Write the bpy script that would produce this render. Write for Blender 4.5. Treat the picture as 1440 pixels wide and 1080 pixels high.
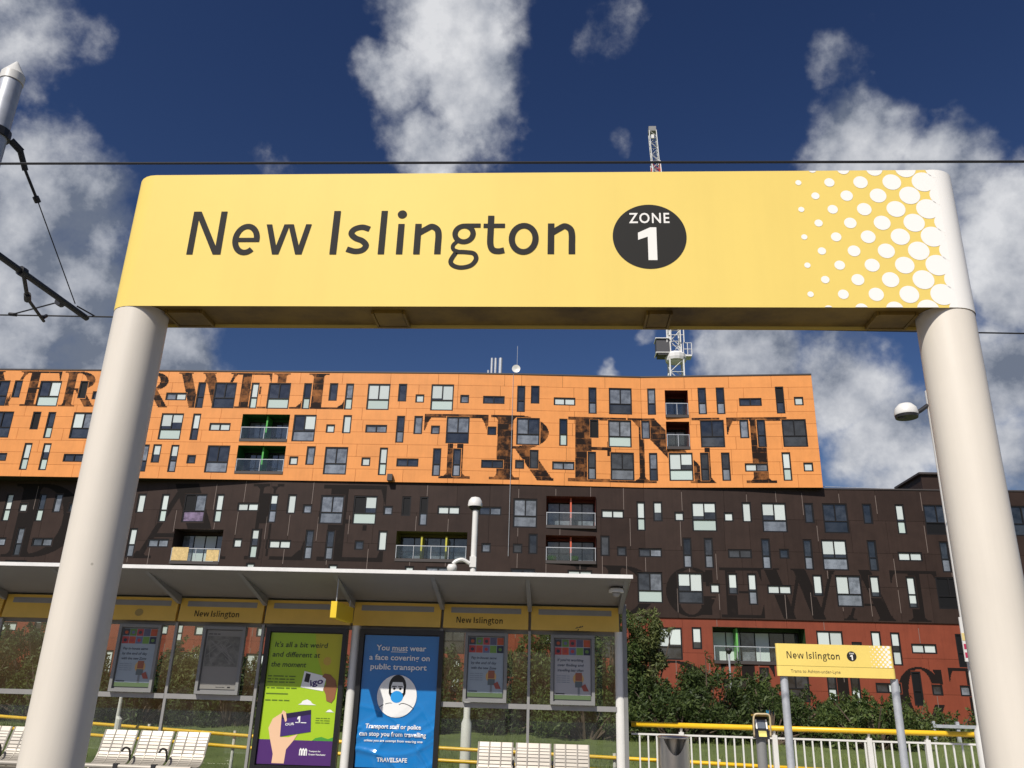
import bpy, math, random, re
import numpy as np
from mathutils import Matrix, Vector
R_ = math.radians
scene = bpy.context.scene
for o in list(bpy.data.objects): bpy.data.objects.remove(o)
COL = scene.collection

# ------------------------------------------------------------------ camera
cam = bpy.data.cameras.new('camera'); cam_o = bpy.data.objects.new('camera', cam); COL.objects.link(cam_o)
cam.sensor_width = 36.0; cam.lens = 1165/1440*36; cam.clip_end = 2000; cam.clip_start = 0.05
AX = np.array([[0.99833267, 0.00775508, -0.05719905], [0.05085931, 0.35045864, 0.93519628], [0.02729843, -0.9365461, 0.34947989]])
M = Matrix.Identity(4)
for i in range(3):
    M[i][0] = AX[i][0]; M[i][1] = -AX[i][1]; M[i][2] = -AX[i][2]
M[2][3] = 1.6
cam_o.matrix_world = M
scene.camera = cam_o

# ------------------------------------------------------------------ sun, sky, exposure
SUN_AZ, SUN_EL = 24.0, 45.0      # degrees left of straight behind the viewer, height
sd = Vector((-math.sin(R_(SUN_AZ))*math.cos(R_(SUN_EL)), -math.cos(R_(SUN_AZ))*math.cos(R_(SUN_EL)), math.sin(R_(SUN_EL))))
sun = bpy.data.lights.new('sun', 'SUN'); sun.energy = 4.5; sun.angle = R_(0.5); sun.color = (1.0, 0.945, 0.86)
sun_o = bpy.data.objects.new('sun', sun); COL.objects.link(sun_o)
sun_o.rotation_euler = sd.to_track_quat('Z', 'Y').to_euler(); sun_o.location = sd*60
scene.view_settings.view_transform = 'Standard'; scene.view_settings.look = 'None'
scene.view_settings.exposure = 0.0; scene.view_settings.gamma = 1.0
scene.view_settings.use_curve_mapping = False

world = bpy.data.worlds.new('World'); scene.world = world; world.use_nodes = True
wn = world.node_tree; wn.nodes.clear()
def nd(t, **k):
    n = wn.nodes.new(t)
    for a, b in k.items(): setattr(n, a, b)
    return n
def lk(a, b): wn.links.new(a, b)
def mth(op, a, b=None, c=None, clamp=False):
    n = nd('ShaderNodeMath', operation=op, use_clamp=clamp)
    for i, x in enumerate((a, b, c)):
        if x is None: continue
        if isinstance(x, (int, float)): n.inputs[i].default_value = x
        else: lk(x, n.inputs[i])
    return n.outputs[0]
def mapr(x, a, b, c=0, d=1, smooth=True):
    n = nd('ShaderNodeMapRange', interpolation_type='SMOOTHSTEP' if smooth else 'LINEAR')
    n.inputs[1].default_value = a; n.inputs[2].default_value = b; n.inputs[3].default_value = c; n.inputs[4].default_value = d
    lk(x, n.inputs[0]); return n.outputs[0]
tc = nd('ShaderNodeTexCoord'); DIR = tc.outputs['Generated']
sky = nd('ShaderNodeTexSky', sky_type='NISHITA', sun_disc=False)
sky.sun_elevation = R_(SUN_EL); sky.sun_rotation = R_(180+SUN_AZ)
sky.altitude = 0; sky.air_density = 1.4; sky.dust_density = 1.0; sky.ozone_density = 4.0
hs = nd('ShaderNodeHueSaturation'); hs.inputs['Saturation'].default_value = 1.02; hs.inputs['Value'].default_value = .90
gs = nd('ShaderNodeVectorMath', operation='SCALE'); lk(sky.outputs[0], gs.inputs[0]); gs.inputs['Scale'].default_value = .30
gg = nd('ShaderNodeGamma'); lk(gs.outputs[0], gg.inputs[0]); gg.inputs[1].default_value = 1.5
gb = nd('ShaderNodeVectorMath', operation='SCALE'); lk(gg.outputs[0], gb.inputs[0]); gb.inputs['Scale'].default_value = 3.0
lk(gb.outputs[0], hs.inputs['Color'])
# broken cumulus: patches of cloud of several sizes all over the dome
BL = [(-0.1329,0.7,0.7017,0.0979),(-0.1085,0.7523,0.6498,0.0815),(-0.1547,0.786,0.5986,0.0612),(-0.183,0.7384,0.649,0.0571),(-0.5341,0.7109,0.4576,0.0979),(-0.5231,0.7572,0.3912,0.106),(-0.5924,0.7284,0.3442,0.106),(-0.4332,0.8338,0.3423,0.0693),(-0.4961,0.8034,0.3293,0.0734),(-0.5313,0.6067,0.5913,0.0775),(0.0616,0.7122,0.6993,0.0571),(0.2924,0.7177,0.632,0.0448),(0.3191,0.6792,0.6609,0.0326),(0.3279,0.7607,0.5602,0.0693),(0.4,0.7509,0.5255,0.0652),(0.4511,0.7567,0.4732,0.0734),(0.4833,0.774,0.409,0.0652),(0.2245,0.9015,0.37,0.0734),(0.3135,0.8899,0.3313,0.0815),(0.3677,0.89,0.2697,0.0775),(0.4651,0.8252,0.3205,0.0612),(0.4755,0.8456,0.2426,0.0734),(0.1012,0.9124,0.3965,0.0212),(0.0538,0.9308,0.3615,0.0212),(0.3267,0.8664,0.3777,0.0489),(0.0619,0.8023,0.5937,0.0228)]
wisp = {10: .55, 11: .5, 12: .4, 22: .7, 25: .45, 9: .75, 24: .8}
warp = nd('ShaderNodeTexNoise'); warp.inputs['Scale'].default_value = 9; warp.inputs['Detail'].default_value = 4; warp.inputs['Roughness'].default_value = .6
lk(DIR, warp.inputs['Vector'])
wv = nd('ShaderNodeVectorMath', operation='SUBTRACT'); lk(warp.outputs['Color'], wv.inputs[0]); wv.inputs[1].default_value = (.5, .5, .5)
ws = nd('ShaderNodeVectorMath', operation='SCALE'); lk(wv.outputs[0], ws.inputs[0]); ws.inputs['Scale'].default_value = .085
wd = nd('ShaderNodeVectorMath', operation='ADD'); lk(DIR, wd.inputs[0]); lk(ws.outputs[0], wd.inputs[1])
acc = None
for i, (x, y, z, r) in enumerate(BL):
    n = nd('ShaderNodeVectorMath', operation='DISTANCE'); lk(wd.outputs[0], n.inputs[0]); n.inputs[1].default_value = (x, y, z)
    g = mapr(n.outputs['Value'], r*1.45, r*.25, 0, wisp.get(i, 1.0))
    acc = g if acc is None else mth('MAXIMUM', acc, g)
# the same kind of cloud goes on over the rest of the dome
big = nd('ShaderNodeTexNoise'); big.inputs['Scale'].default_value = 3.2; big.inputs['Detail'].default_value = 3
lk(DIR, big.inputs['Vector'])
axd = nd('ShaderNodeVectorMath', operation='DOT_PRODUCT'); lk(DIR, axd.inputs[0]); axd.inputs[1].default_value = tuple(float(AX[i][2]) for i in range(3))
rest = mth('MULTIPLY', mapr(big.outputs['Fac'], .53, .70), mapr(axd.outputs['Value'], .8, .66))
acc = mth('MAXIMUM', acc, rest)
def fbm(vec, scale, det, rough):
    n = nd('ShaderNodeTexNoise'); n.inputs['Scale'].default_value = scale; n.inputs['Detail'].default_value = det; n.inputs['Roughness'].default_value = rough
    lk(vec, n.inputs['Vector']); return n.outputs['Fac']
f1 = fbm(DIR, 8, 11, .6)
dens = mth('ADD', mth('MULTIPLY', acc, .74), mth('MULTIPLY', mth('SUBTRACT', f1, .5), 1.45))
mask = mapr(dens, .25, .72, 0, .97)
off = nd('ShaderNodeVectorMath', operation='ADD'); lk(DIR, off.inputs[0]); off.inputs[1].default_value = (-.020, -.010, .030)
f2 = fbm(off.outputs[0], 8, 7, .58)
f1s = fbm(DIR, 8, 7, .58)
lit = mth('ADD', mth('MULTIPLY', mth('SUBTRACT', f1s, f2), 2.2), .50)
lit = mth('ADD', lit, mth('MULTIPLY', mth('SUBTRACT', fbm(DIR, 4.2, 3, .5), .5), 1.15))
cr = nd('ShaderNodeValToRGB'); lk(lit, cr.inputs[0])
e = cr.color_ramp.elements; e[0].position = .24; e[0].color = (.20, .235, .31, 1); e[1].position = 1.0; e[1].color = (.92, .93, .96, 1)
m_ = cr.color_ramp.elements.new(.5); m_.color = (.47, .50, .57, 1)
bg1 = nd('ShaderNodeBackground'); tint = nd('ShaderNodeVectorMath', operation='MULTIPLY'); lk(hs.outputs[0], tint.inputs[0]); tint.inputs[1].default_value = (1.0, .90, 1.05)
lk(tint.outputs[0], bg1.inputs[0]); bg1.inputs[1].default_value = .05
bg2 = nd('ShaderNodeBackground'); lk(cr.outputs[0], bg2.inputs[0]); bg2.inputs[1].default_value = .80
mx = nd('ShaderNodeMixShader'); lk(mask, mx.inputs[0]); lk(bg1.outputs[0], mx.inputs[1]); lk(bg2.outputs[0], mx.inputs[2])
wo = nd('ShaderNodeOutputWorld'); lk(mx.outputs[0], wo.inputs[0])

# ------------------------------------------------------------------ materials
def mat(name, col, rough=.5, metal=0., spec=.5, vary=0., vscale=4., bump=0., bscale=30., rnd=0., coat=0., dirt=None, trans=0., alpha=1., streak=0., speck=0.):
    m = bpy.data.materials.new(name); m.use_nodes = True; nt = m.node_tree; b = nt.nodes['Principled BSDF']
    b.inputs['Roughness'].default_value = rough; b.inputs['Metallic'].default_value = metal
    b.inputs['Specular IOR Level'].default_value = spec; b.inputs['Coat Weight'].default_value = coat
    b.inputs['Transmission Weight'].default_value = trans; b.inputs['Alpha'].default_value = alpha
    c4 = (*col, 1); b.inputs['Base Color'].default_value = c4
    if vary or dirt:
        tc = nt.nodes.new('ShaderNodeTexCoord'); n = nt.nodes.new('ShaderNodeTexNoise'); n.inputs['Scale'].default_value = vscale; n.inputs['Detail'].default_value = 6; n.inputs['Roughness'].default_value = .62
        nt.links.new(tc.outputs['Object'], n.inputs['Vector'])
        r = nt.nodes.new('ShaderNodeValToRGB'); nt.links.new(n.outputs['Fac'], r.inputs[0])
        lo = dirt if dirt else tuple(max(0, x*(1-vary)) for x in col)
        hi = tuple(min(1, x*(1+vary)) for x in col)
        r.color_ramp.elements[0].position = .3; r.color_ramp.elements[0].color = (*lo, 1)
        r.color_ramp.elements[1].position = .62; r.color_ramp.elements[1].color = (*hi, 1)
        src = r.outputs[0]
    else: src = None
    if rnd:
        oi = nt.nodes.new('ShaderNodeObjectInfo'); h = nt.nodes.new('ShaderNodeHueSaturation')
        mr = nt.nodes.new('ShaderNodeMapRange'); nt.links.new(oi.outputs['Random'], mr.inputs[0]); mr.inputs[3].default_value = 1-rnd; mr.inputs[4].default_value = 1+rnd
        nt.links.new(mr.outputs[0], h.inputs['Value'])
        if src: nt.links.new(src, h.inputs['Color'])
        else: h.inputs['Color'].default_value = c4
        src = h.outputs[0]
    def mulc(fac_node_out, lo):
        nonlocal src
        x = nt.nodes.new('ShaderNodeMix'); x.data_type = 'RGBA'; x.blend_type = 'MULTIPLY'; x.inputs[0].default_value = 1
        if src: nt.links.new(src, x.inputs[6])
        else: x.inputs[6].default_value = c4
        nt.links.new(fac_node_out, x.inputs[7]); src = x.outputs[2]
    if streak:      # rain streaks running down the surface
        t2 = nt.nodes.new('ShaderNodeTexCoord'); mp = nt.nodes.new('ShaderNodeMapping'); mp.inputs['Scale'].default_value = (3.2, 3.2, .22)
        n2 = nt.nodes.new('ShaderNodeTexNoise'); n2.inputs['Scale'].default_value = 1.6; n2.inputs['Detail'].default_value = 7; n2.inputs['Roughness'].default_value = .65
        nt.links.new(t2.outputs['Object'], mp.inputs[0]); nt.links.new(mp.outputs[0], n2.inputs['Vector'])
        r2 = nt.nodes.new('ShaderNodeValToRGB'); nt.links.new(n2.outputs['Fac'], r2.inputs[0]); q = 1-streak*2
        r2.color_ramp.elements[0].position = .33; r2.color_ramp.elements[0].color = (q, q, q, 1); r2.color_ramp.elements[1].position = .58; r2.color_ramp.elements[1].color = (1, 1, 1, 1)
        mulc(r2.outputs[0], q)
    if speck:       # small chips and dirt spots
        t2 = nt.nodes.new('ShaderNodeTexCoord'); v2 = nt.nodes.new('ShaderNodeTexVoronoi'); v2.inputs['Scale'].default_value = 7; v2.inputs['Randomness'].default_value = 1
        nt.links.new(t2.outputs['Object'], v2.inputs['Vector']); r2 = nt.nodes.new('ShaderNodeValToRGB'); nt.links.new(v2.outputs['Distance'], r2.inputs[0])
        q = 1-speck; r2.color_ramp.elements[0].position = .018; r2.color_ramp.elements[0].color = (q, q, q*.95, 1); r2.color_ramp.elements[1].position = .032; r2.color_ramp.elements[1].color = (1, 1, 1, 1)
        mulc(r2.outputs[0], q)
    if src: nt.links.new(src, b.inputs['Base Color'])
    if bump:
        tc = nt.nodes.new('ShaderNodeTexCoord'); n = nt.nodes.new('ShaderNodeTexNoise'); n.inputs['Scale'].default_value = bscale; n.inputs['Detail'].default_value = 4
        nt.links.new(tc.outputs['Object'], n.inputs['Vector']); bp = nt.nodes.new('ShaderNodeBump'); bp.inputs['Strength'].default_value = bump; bp.inputs['Distance'].default_value = .02
        nt.links.new(n.outputs['Fac'], bp.inputs['Height']); nt.links.new(bp.outputs[0], b.inputs['Normal'])
    return m
def ink_mat(name, ink, wall, sharp=.5, brick=.26):
    # faded print: worn through to the panel colour in blocks
    m = mat(name, ink, .6); nt = m.node_tree; b = nt.nodes['Principled BSDF']
    tc = nt.nodes.new('ShaderNodeTexCoord')
    n = nt.nodes.new('ShaderNodeTexNoise'); n.inputs['Scale'].default_value = 1.3; n.inputs['Detail'].default_value = 8; n.inputs['Roughness'].default_value = .7
    sp = nt.nodes.new('ShaderNodeSeparateXYZ'); cb = nt.nodes.new('ShaderNodeCombineXYZ'); nt.links.new(tc.outputs['Object'], sp.inputs[0])
    nt.links.new(sp.outputs[0], cb.inputs[0]); nt.links.new(sp.outputs[2], cb.inputs[1])
    v = nt.nodes.new('ShaderNodeTexBrick'); nt.links.new(cb.outputs[0], v.inputs['Vector']); nt.links.new(tc.outputs['Object'], n.inputs['Vector'])
    v.inputs['Color1'].default_value = (0, 0, 0, 1); v.inputs['Color2'].default_value = (1, 1, 1, 1); v.inputs['Mortar'].default_value = (.75, .75, .75, 1)
    v.inputs['Scale'].default_value = 1.0; v.inputs['Brick Width'].default_value = 1.3; v.inputs['Row Height'].default_value = .52; v.inputs['Mortar Size'].default_value = .03
    a = nt.nodes.new('ShaderNodeMath'); a.operation = 'ADD'; nt.links.new(n.outputs['Fac'], a.inputs[0])
    s = nt.nodes.new('ShaderNodeSeparateColor'); nt.links.new(v.outputs['Color'], s.inputs[0])
    k = nt.nodes.new('ShaderNodeMath'); k.operation = 'MULTIPLY'; nt.links.new(s.outputs[0], k.inputs[0]); k.inputs[1].default_value = brick
    nt.links.new(k.outputs[0], a.inputs[1])
    r = nt.nodes.new('ShaderNodeValToRGB'); nt.links.new(a.outputs[0], r.inputs[0])
    r.color_ramp.elements[0].position = sharp; r.color_ramp.elements[0].color = (*ink, 1)
    r.color_ramp.elements[1].position = sharp+.5; r.color_ramp.elements[1].color = (*wall, 1)
    nt.links.new(r.outputs[0], b.inputs['Base Color'])
    return m
K = {}
K['orange'] = mat('orange_panel', (.78, .308, .088), .5, spec=.3, vary=.06, vscale=.8, rnd=.03, streak=.03)
K['brown'] = mat('brown_panel', (.038, .0235, .0190), .5, spec=.2, vary=.12, vscale=.9, rnd=.10, streak=.06)
K['red'] = mat('red_panel', (.225, .052, .027), .5, spec=.3, vary=.08, vscale=.8, rnd=.06, streak=.05)
K['backing'] = mat('dark_backing', (.03, .022, .018), .8)
K['frame'] = mat('window_frame', (.013, .012, .013), .45, spec=.25)
K['d'] = mat('dark_glass', (.022, .0245, .029), .03, spec=.9, coat=.5, vary=.75, vscale=1.7, rnd=.45)  # uneven tone paints varied reflections into the panes
K['k'] = mat('open_dark_room', (.010, .010, .011), .5, spec=.2)
K['c'] = mat('curtain_and_cloud_glass', (.15, .165, .19), .05, spec=.8, coat=.3, vary=.45, vscale=2.2, rnd=.25)  # grey base stands for net curtains and paints in reflected clouds
K['b'] = mat('blind_behind_glass', (.60, .66, .645), .25, spec=.6, coat=.3, rnd=.12)
K['g'] = mat('frosted_panel', (.50, .60, .565), .3, spec=.5, rnd=.10)
K['v'] = mat('violet_clutter', (.16, .12, .19), .3, vary=.6, vscale=3)
K['seam'] = mat('sunlit_seam', (.20, .155, .135), .5)  # pale colour paints the sunlit edges of the panel joints
K['ink_o'] = ink_mat('ink_on_orange', (.016, .009, .007), (.50, .19, .055), .60)
K['ink_b'] = ink_mat('ink_on_brown', (.0125, .0095, .0088), (.032, .0225, .019), .62, .06)
K['ink_r'] = ink_mat('ink_on_red', (.014, .010, .009), (.035, .018, .013), .72, .06)
for k_ in ('ink_o', 'ink_b', 'ink_r'): K[k_].node_tree.nodes['Principled BSDF'].inputs['Specular IOR Level'].default_value = .12
K['roof'] = mat('roof_felt', (.12, .12, .12), .9, vary=.2)
K['cop'] = mat('coping', (.06, .05, .048), .5)
K['white'] = mat('white_paint', (.72, .71, .67), .4, vary=.04, vscale=3)
K['cream'] = mat('cream_paint', (.765, .705, .605), .40, spec=.4, vary=.025, vscale=2.5, streak=.05, speck=.35, bump=.015, bscale=14)
K['yellow'] = mat('sign_yellow', (.87, .66, .175), .55, spec=.2, vary=.02, vscale=2, streak=.018)
K['yellow2'] = mat('fascia_yellow', (.78, .50, .085), .4, vary=.05, vscale=3)
K['rail_y'] = mat('handrail_yellow', (.85, .52, .02), .35, vary=.06, vscale=6)
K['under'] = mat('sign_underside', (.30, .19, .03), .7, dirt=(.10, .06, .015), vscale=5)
K['ink'] = mat('charcoal_print', (.030, .029, .027), .6, spec=.10)
K['wprint'] = mat('white_print', (.88, .86, .80), .35)
K['dkmetal'] = mat('dark_metal', (.035, .035, .037), .45, metal=.3)
K['grey'] = mat('grey_metal', (.30, .295, .285), .4, metal=.2, vary=.06)
K['midgrey'] = mat('mid_grey_paint', (.22, .22, .215), .5, vary=.05)
K['galv'] = mat('galvanised', (.50, .52, .55), .42, metal=.3, vary=.12, vscale=9)
K['steel'] = mat('brushed_steel', (.62, .60, .57), .28, metal=1., vary=.06, vscale=5)
K['seat'] = mat('seat_steel', (.43, .395, .34), .45, metal=.3, vary=.05)
K['roofund'] = mat('shelter_soffit', (.21, .20, .185), .55, vary=.05, vscale=2)
K['black'] = mat('black_frame', (.012, .012, .013), .35)
K['wire'] = mat('wire', (.02, .02, .022), .5)
K['concrete'] = mat('concrete', (.12, .115, .11), .85, vary=.15, vscale=2, bump=.2, bscale=20)
K['ballast'] = mat('ballast', (.09, .085, .08), .95, vary=.4, vscale=9, bump=.8, bscale=30)
K['soil'] = mat('grass_ground', (.135, .175, .045), .95, dirt=(.075, .10, .026), vscale=.7, bump=.5, bscale=12)
K['road'] = mat('asphalt', (.05, .05, .052), .9, vary=.2, vscale=3)
def glass_mat(name, tint, a):
    m = bpy.data.materials.new(name); m.use_nodes = True; nt = m.node_tree; nt.nodes.clear()
    t = nt.nodes.new('ShaderNodeBsdfTransparent'); t.inputs[0].default_value = (*tint, 1)
    g = nt.nodes.new('ShaderNodeBsdfGlossy'); g.inputs['Roughness'].default_value = .02
    f = nt.nodes.new('ShaderNodeFresnel'); f.inputs[0].default_value = 1.45
    mul = nt.nodes.new('ShaderNodeMath'); mul.operation = 'MULTIPLY'; mul.inputs[1].default_value = a; nt.links.new(f.outputs[0], mul.inputs[0])
    x = nt.nodes.new('ShaderNodeMixShader'); nt.links.new(mul.outputs[0], x.inputs[0]); nt.links.new(t.outputs[0], x.inputs[1]); nt.links.new(g.outputs[0], x.inputs[2])
    d = nt.nodes.new('ShaderNodeBsdfDiffuse'); d.inputs[0].default_value = (.5, .49, .45, 1); tcg = nt.nodes.new('ShaderNodeTexCoord')
    nn = nt.nodes.new('ShaderNodeTexNoise'); nn.inputs['Scale'].default_value = 2.2; nn.inputs['Detail'].default_value = 8; nn.inputs['Roughness'].default_value = .7; nt.links.new(tcg.outputs['Object'], nn.inputs['Vector'])
    mr = nt.nodes.new('ShaderNodeMapRange'); mr.inputs[1].default_value = .42; mr.inputs[2].default_value = .75; mr.inputs[3].default_value = .0; mr.inputs[4].default_value = .05; nt.links.new(nn.outputs['Fac'], mr.inputs[0])
    y = nt.nodes.new('ShaderNodeMixShader'); nt.links.new(mr.outputs[0], y.inputs[0]); nt.links.new(x.outputs[0], y.inputs[1]); nt.links.new(d.outputs[0], y.inputs[2])
    o = nt.nodes.new('ShaderNodeOutputMaterial'); nt.links.new(y.outputs[0], o.inputs[0]); return m
K['glass'] = glass_mat('shelter_glass', (.87, .89, .86), 1.6)
K['bglass'] = glass_mat('balustrade_glass', (.93, .97, .95), 1.4)

# ------------------------------------------------------------------ mesh helpers
ORG = {}
class MB:
    def __init__(s): s.v = []; s.f = []
    def quad(s, a, b, c, d):
        n = len(s.v); s.v += [a, b, c, d]; s.f.append((n, n+1, n+2, n+3)); return s
    def poly(s, pts):
        n = len(s.v); s.v += list(pts); s.f.append(tuple(range(n, n+len(pts)))); return s
    def box(s, x0, x1, y0, y1, z0, z1):
        n = len(s.v)
        s.v += [(x0,y0,z0),(x1,y0,z0),(x1,y1,z0),(x0,y1,z0),(x0,y0,z1),(x1,y0,z1),(x1,y1,z1),(x0,y1,z1)]
        s.f += [tuple(n+i for i in q) for q in ((0,3,2,1),(4,5,6,7),(0,1,5,4),(1,2,6,5),(2,3,7,6),(3,0,4,7))]; return s
    def ybox(s, x0, x1, ya, yb, d, z0, z1):       # box with its front running from (x0,ya) to (x1,yb), depth d
        n = len(s.v)
        s.v += [(x0,ya,z0),(x1,yb,z0),(x1,yb+d,z0),(x0,ya+d,z0),(x0,ya,z1),(x1,yb,z1),(x1,yb+d,z1),(x0,ya+d,z1)]
        s.f += [tuple(n+i for i in q) for q in ((0,3,2,1),(4,5,6,7),(0,1,5,4),(1,2,6,5),(2,3,7,6),(3,0,4,7))]; return s
    def tube(s, pts, r, n=10, caps=True):
        pts = [Vector(p) for p in pts]; rs = r if isinstance(r, (list, tuple)) else [r]*len(pts); base = len(s.v)
        for i, p in enumerate(pts):
            t = (pts[min(i+1, len(pts)-1)]-pts[max(i-1, 0)]).normalized()
            a = Vector((0, 0, 1)) if abs(t.z) < .9 else Vector((1, 0, 0))
            u = t.cross(a).normalized(); w = t.cross(u).normalized()
            for k in range(n):
                th = 2*math.pi*k/n; q = p+(u*math.cos(th)+w*math.sin(th))*rs[i]; s.v.append(tuple(q))
        for i in range(len(pts)-1):
            for k in range(n):
                a = base+i*n+k; b = base+i*n+(k+1) % n; s.f.append((a, b, b+n, a+n))
        if caps:
            s.f.append(tuple(base+k for k in range(n))[::-1]); s.f.append(tuple(base+(len(pts)-1)*n+k for k in range(n)))
        return s
    def lathe(s, prof, cx, cy, n=24):              # prof = [(r, z)...]
        base = len(s.v)
        for r, z in prof:
            for k in range(n):
                th = 2*math.pi*k/n; s.v.append((cx+r*math.cos(th), cy+r*math.sin(th), z))
        for i in range(len(prof)-1):
            for k in range(n):
                a = base+i*n+k; b = base+i*n+(k+1) % n; s.f.append((a, b, b+n, a+n))
        s.f.append(tuple(base+k for k in range(n))[::-1]); s.f.append(tuple(base+(len(prof)-1)*n+k for k in range(n)))
        return s
    def prism(s, poly, x0, x1):                    # (y,z) outline swept along x
        n = len(poly); b = len(s.v)
        s.v += [(x0, y, z) for y, z in poly]+[(x1, y, z) for y, z in poly]
        s.f.append(tuple(b+i for i in range(n))); s.f.append(tuple(b+n+i for i in range(n))[::-1])
        for i in range(n): j = (i+1) % n; s.f.append((b+i, b+n+i, b+n+j, b+j))
        return s
    def stroke(s, pts, w, Y, closed=False):        # flat ribbon in the XZ plane at depth Y
        P = [np.array(p, float) for p in pts]; n = len(P); L = []; Rr = []
        for i in range(n):
            a = P[(i-1) % n] if (closed or i > 0) else P[i]; c = P[(i+1) % n] if (closed or i < n-1) else P[i]
            t1 = P[i]-a; t2 = c-P[i]
            if np.linalg.norm(t1) < 1e-9: t1 = t2
            if np.linalg.norm(t2) < 1e-9: t2 = t1
            t1 = t1/np.linalg.norm(t1); t2 = t2/np.linalg.norm(t2); t = t1+t2; t = t/np.linalg.norm(t)
            k = 1/max(.5, t.dot(t1)); nn = np.array([-t[1], t[0]])*w/2*k; L.append(P[i]+nn); Rr.append(P[i]-nn)
        b = len(s.v); s.v += [(p[0], Y, p[1]) for p in L]+[(p[0], Y, p[1]) for p in Rr]
        for i in range(n if closed else n-1):
            j = (i+1) % n; s.f.append((b+n+i, b+n+j, b+j, b+i))
        return s
    def disc(s, x, z, r, Y, n=28, rz=None, lim=None):
        pts = []
        for k in range(n):
            th = 2*math.pi*k/n; px = x+r*math.cos(th); pz = z+(rz or r)*math.sin(th)
            if lim: px = min(max(px, lim[0]), lim[1]); pz = min(max(pz, lim[2]), lim[3])
            pts.append((px, Y, pz))
        return s.poly(pts)
    def build(s, name, m, parent=None, loc=None, smooth=False, kind=None, auto=None):
        org = Vector(loc) if loc is not None else (ORG.get(parent.name, Vector()) if parent else Vector())
        me = bpy.data.meshes.new(name); me.from_pydata([tuple(Vector(p)-org) for p in s.v], [], s.f)
        me.materials.append(K[m] if isinstance(m, str) else m)
        if smooth: me.polygons.foreach_set('use_smooth', [True]*len(me.polygons))
        me.update()
        o = bpy.data.objects.new(name, me); COL.objects.link(o); ORG[o.name] = org
        if smooth and auto:
            try: me.set_sharp_from_angle(angle=R_(auto))
            except Exception: pass
        if parent: o.parent = parent
        else: o.location = org
        if kind: o['kind'] = kind
        return o
def thing(name, label, cat, loc=(0, 0, 0), group=None):
    o = bpy.data.objects.new(name, None); COL.objects.link(o); o.location = loc; ORG[o.name] = Vector(loc); o.empty_display_size = .3
    o['label'] = label; o['category'] = cat
    if group: o['group'] = group
    return o
def tag(o, label, cat, group=None):
    o['label'] = label; o['category'] = cat
    if group: o['group'] = group
    return o
_tc = {}
def text_geo(s, bold=0.):
    if (s, bold) in _tc: return _tc[(s, bold)]
    c = bpy.data.curves.new('t', 'FONT'); c.body = s; c.size = 1; c.offset = bold; c.resolution_u = 3; c.space_character = 1.16 if s == 'ZONE' else 1.0
    o = bpy.data.objects.new('t', c); COL.objects.link(o); dg = bpy.context.evaluated_depsgraph_get()
    me = bpy.data.meshes.new_from_object(o.evaluated_get(dg))
    v = np.array([tuple(p.co)[:2] for p in me.vertices]); f = [tuple(p.vertices) for p in me.polygons]
    bpy.data.objects.remove(o); bpy.data.curves.remove(c); bpy.data.meshes.remove(me); _tc[(s, bold)] = (v, f); return v, f
def put_text(mb, s, x0, x1, zb, h, Y, bold=0., rot=0., shear=0.):
    # caps h tall on baseline zb, stretched to run from x0 to x1
    v, f = text_geo(s, bold); v = v.copy(); w = v[:, 0].max()-v[:, 0].min()
    X = (v[:, 0]-v[:, 0].min())/w*(x1-x0); Z = v[:, 1]*h/.69
    X = X+shear*Z; c, q = math.cos(rot), math.sin(rot); b = len(mb.v)
    mb.v += [(x0+X[i]*c-Z[i]*q, Y, zb+X[i]*q+Z[i]*c) for i in range(len(v))]
    mb.f += [tuple(b+i for i in t) for t in f]

# ------------------------------------------------------------------ ground
def struct(o): o['kind'] = 'structure'; return o
gm = MB(); ys = [13.75, 15, 17, 20, 23, 26, 30, 40, 58, 75, 130, 500, 1500]; zs = [-.25, -.25, -.2, .08, .35, .5, .5, .45, .4, .4, .4, .4, .4]
xs = [-1500, -300, -60, -30, -20, -12, -6, 0, 6, 12, 20, 30, 60, 300, 1500]; rg = random.Random(3); vg = {}
for j, y in enumerate(ys):
    for i, x in enumerate(xs):
        gm.v.append((x, y, zs[j]+(rg.uniform(-.05, .05) if 0 < j < 8 else 0)))
for j in range(len(ys)-1):
    for i in range(len(xs)-1):
        a = j*len(xs)+i; gm.f.append((a, a+1, a+1+len(xs), a+len(xs)))
struct(gm.build('grass_ground', 'soil', smooth=True))
struct(MB().box(-80, 80, -30, 3.75, -1.2, 0).build('near_platform', 'concrete'))
struct(MB().box(-80, 80, 9.55, 13.75, -1.2, 0).build('far_platform', mat('pale_paving', (.34, .33, .31), .85, vary=.12, vscale=2, bump=.2, bscale=20)))
struct(MB().box(-80, 80, 3.75, 9.55, -1.3, -.95).build('track_bed', 'ballast'))
pe = mat('platform_edge_white', (.75, .74, .70), .8)
struct(MB().box(-80, 80, 9.55, 9.75, .002, .006).build('platform_edge', pe))
struct(MB().box(-80, 80, 3.55, 3.75, .002, .006).build('platform_edge', pe))
for yc in (5.15, 8.15):
    for s_ in (-.72, .72): struct(MB().box(-80, 80, yc+s_-.035, yc+s_+.035, -.95, -.8).build('rail', 'steel'))

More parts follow.
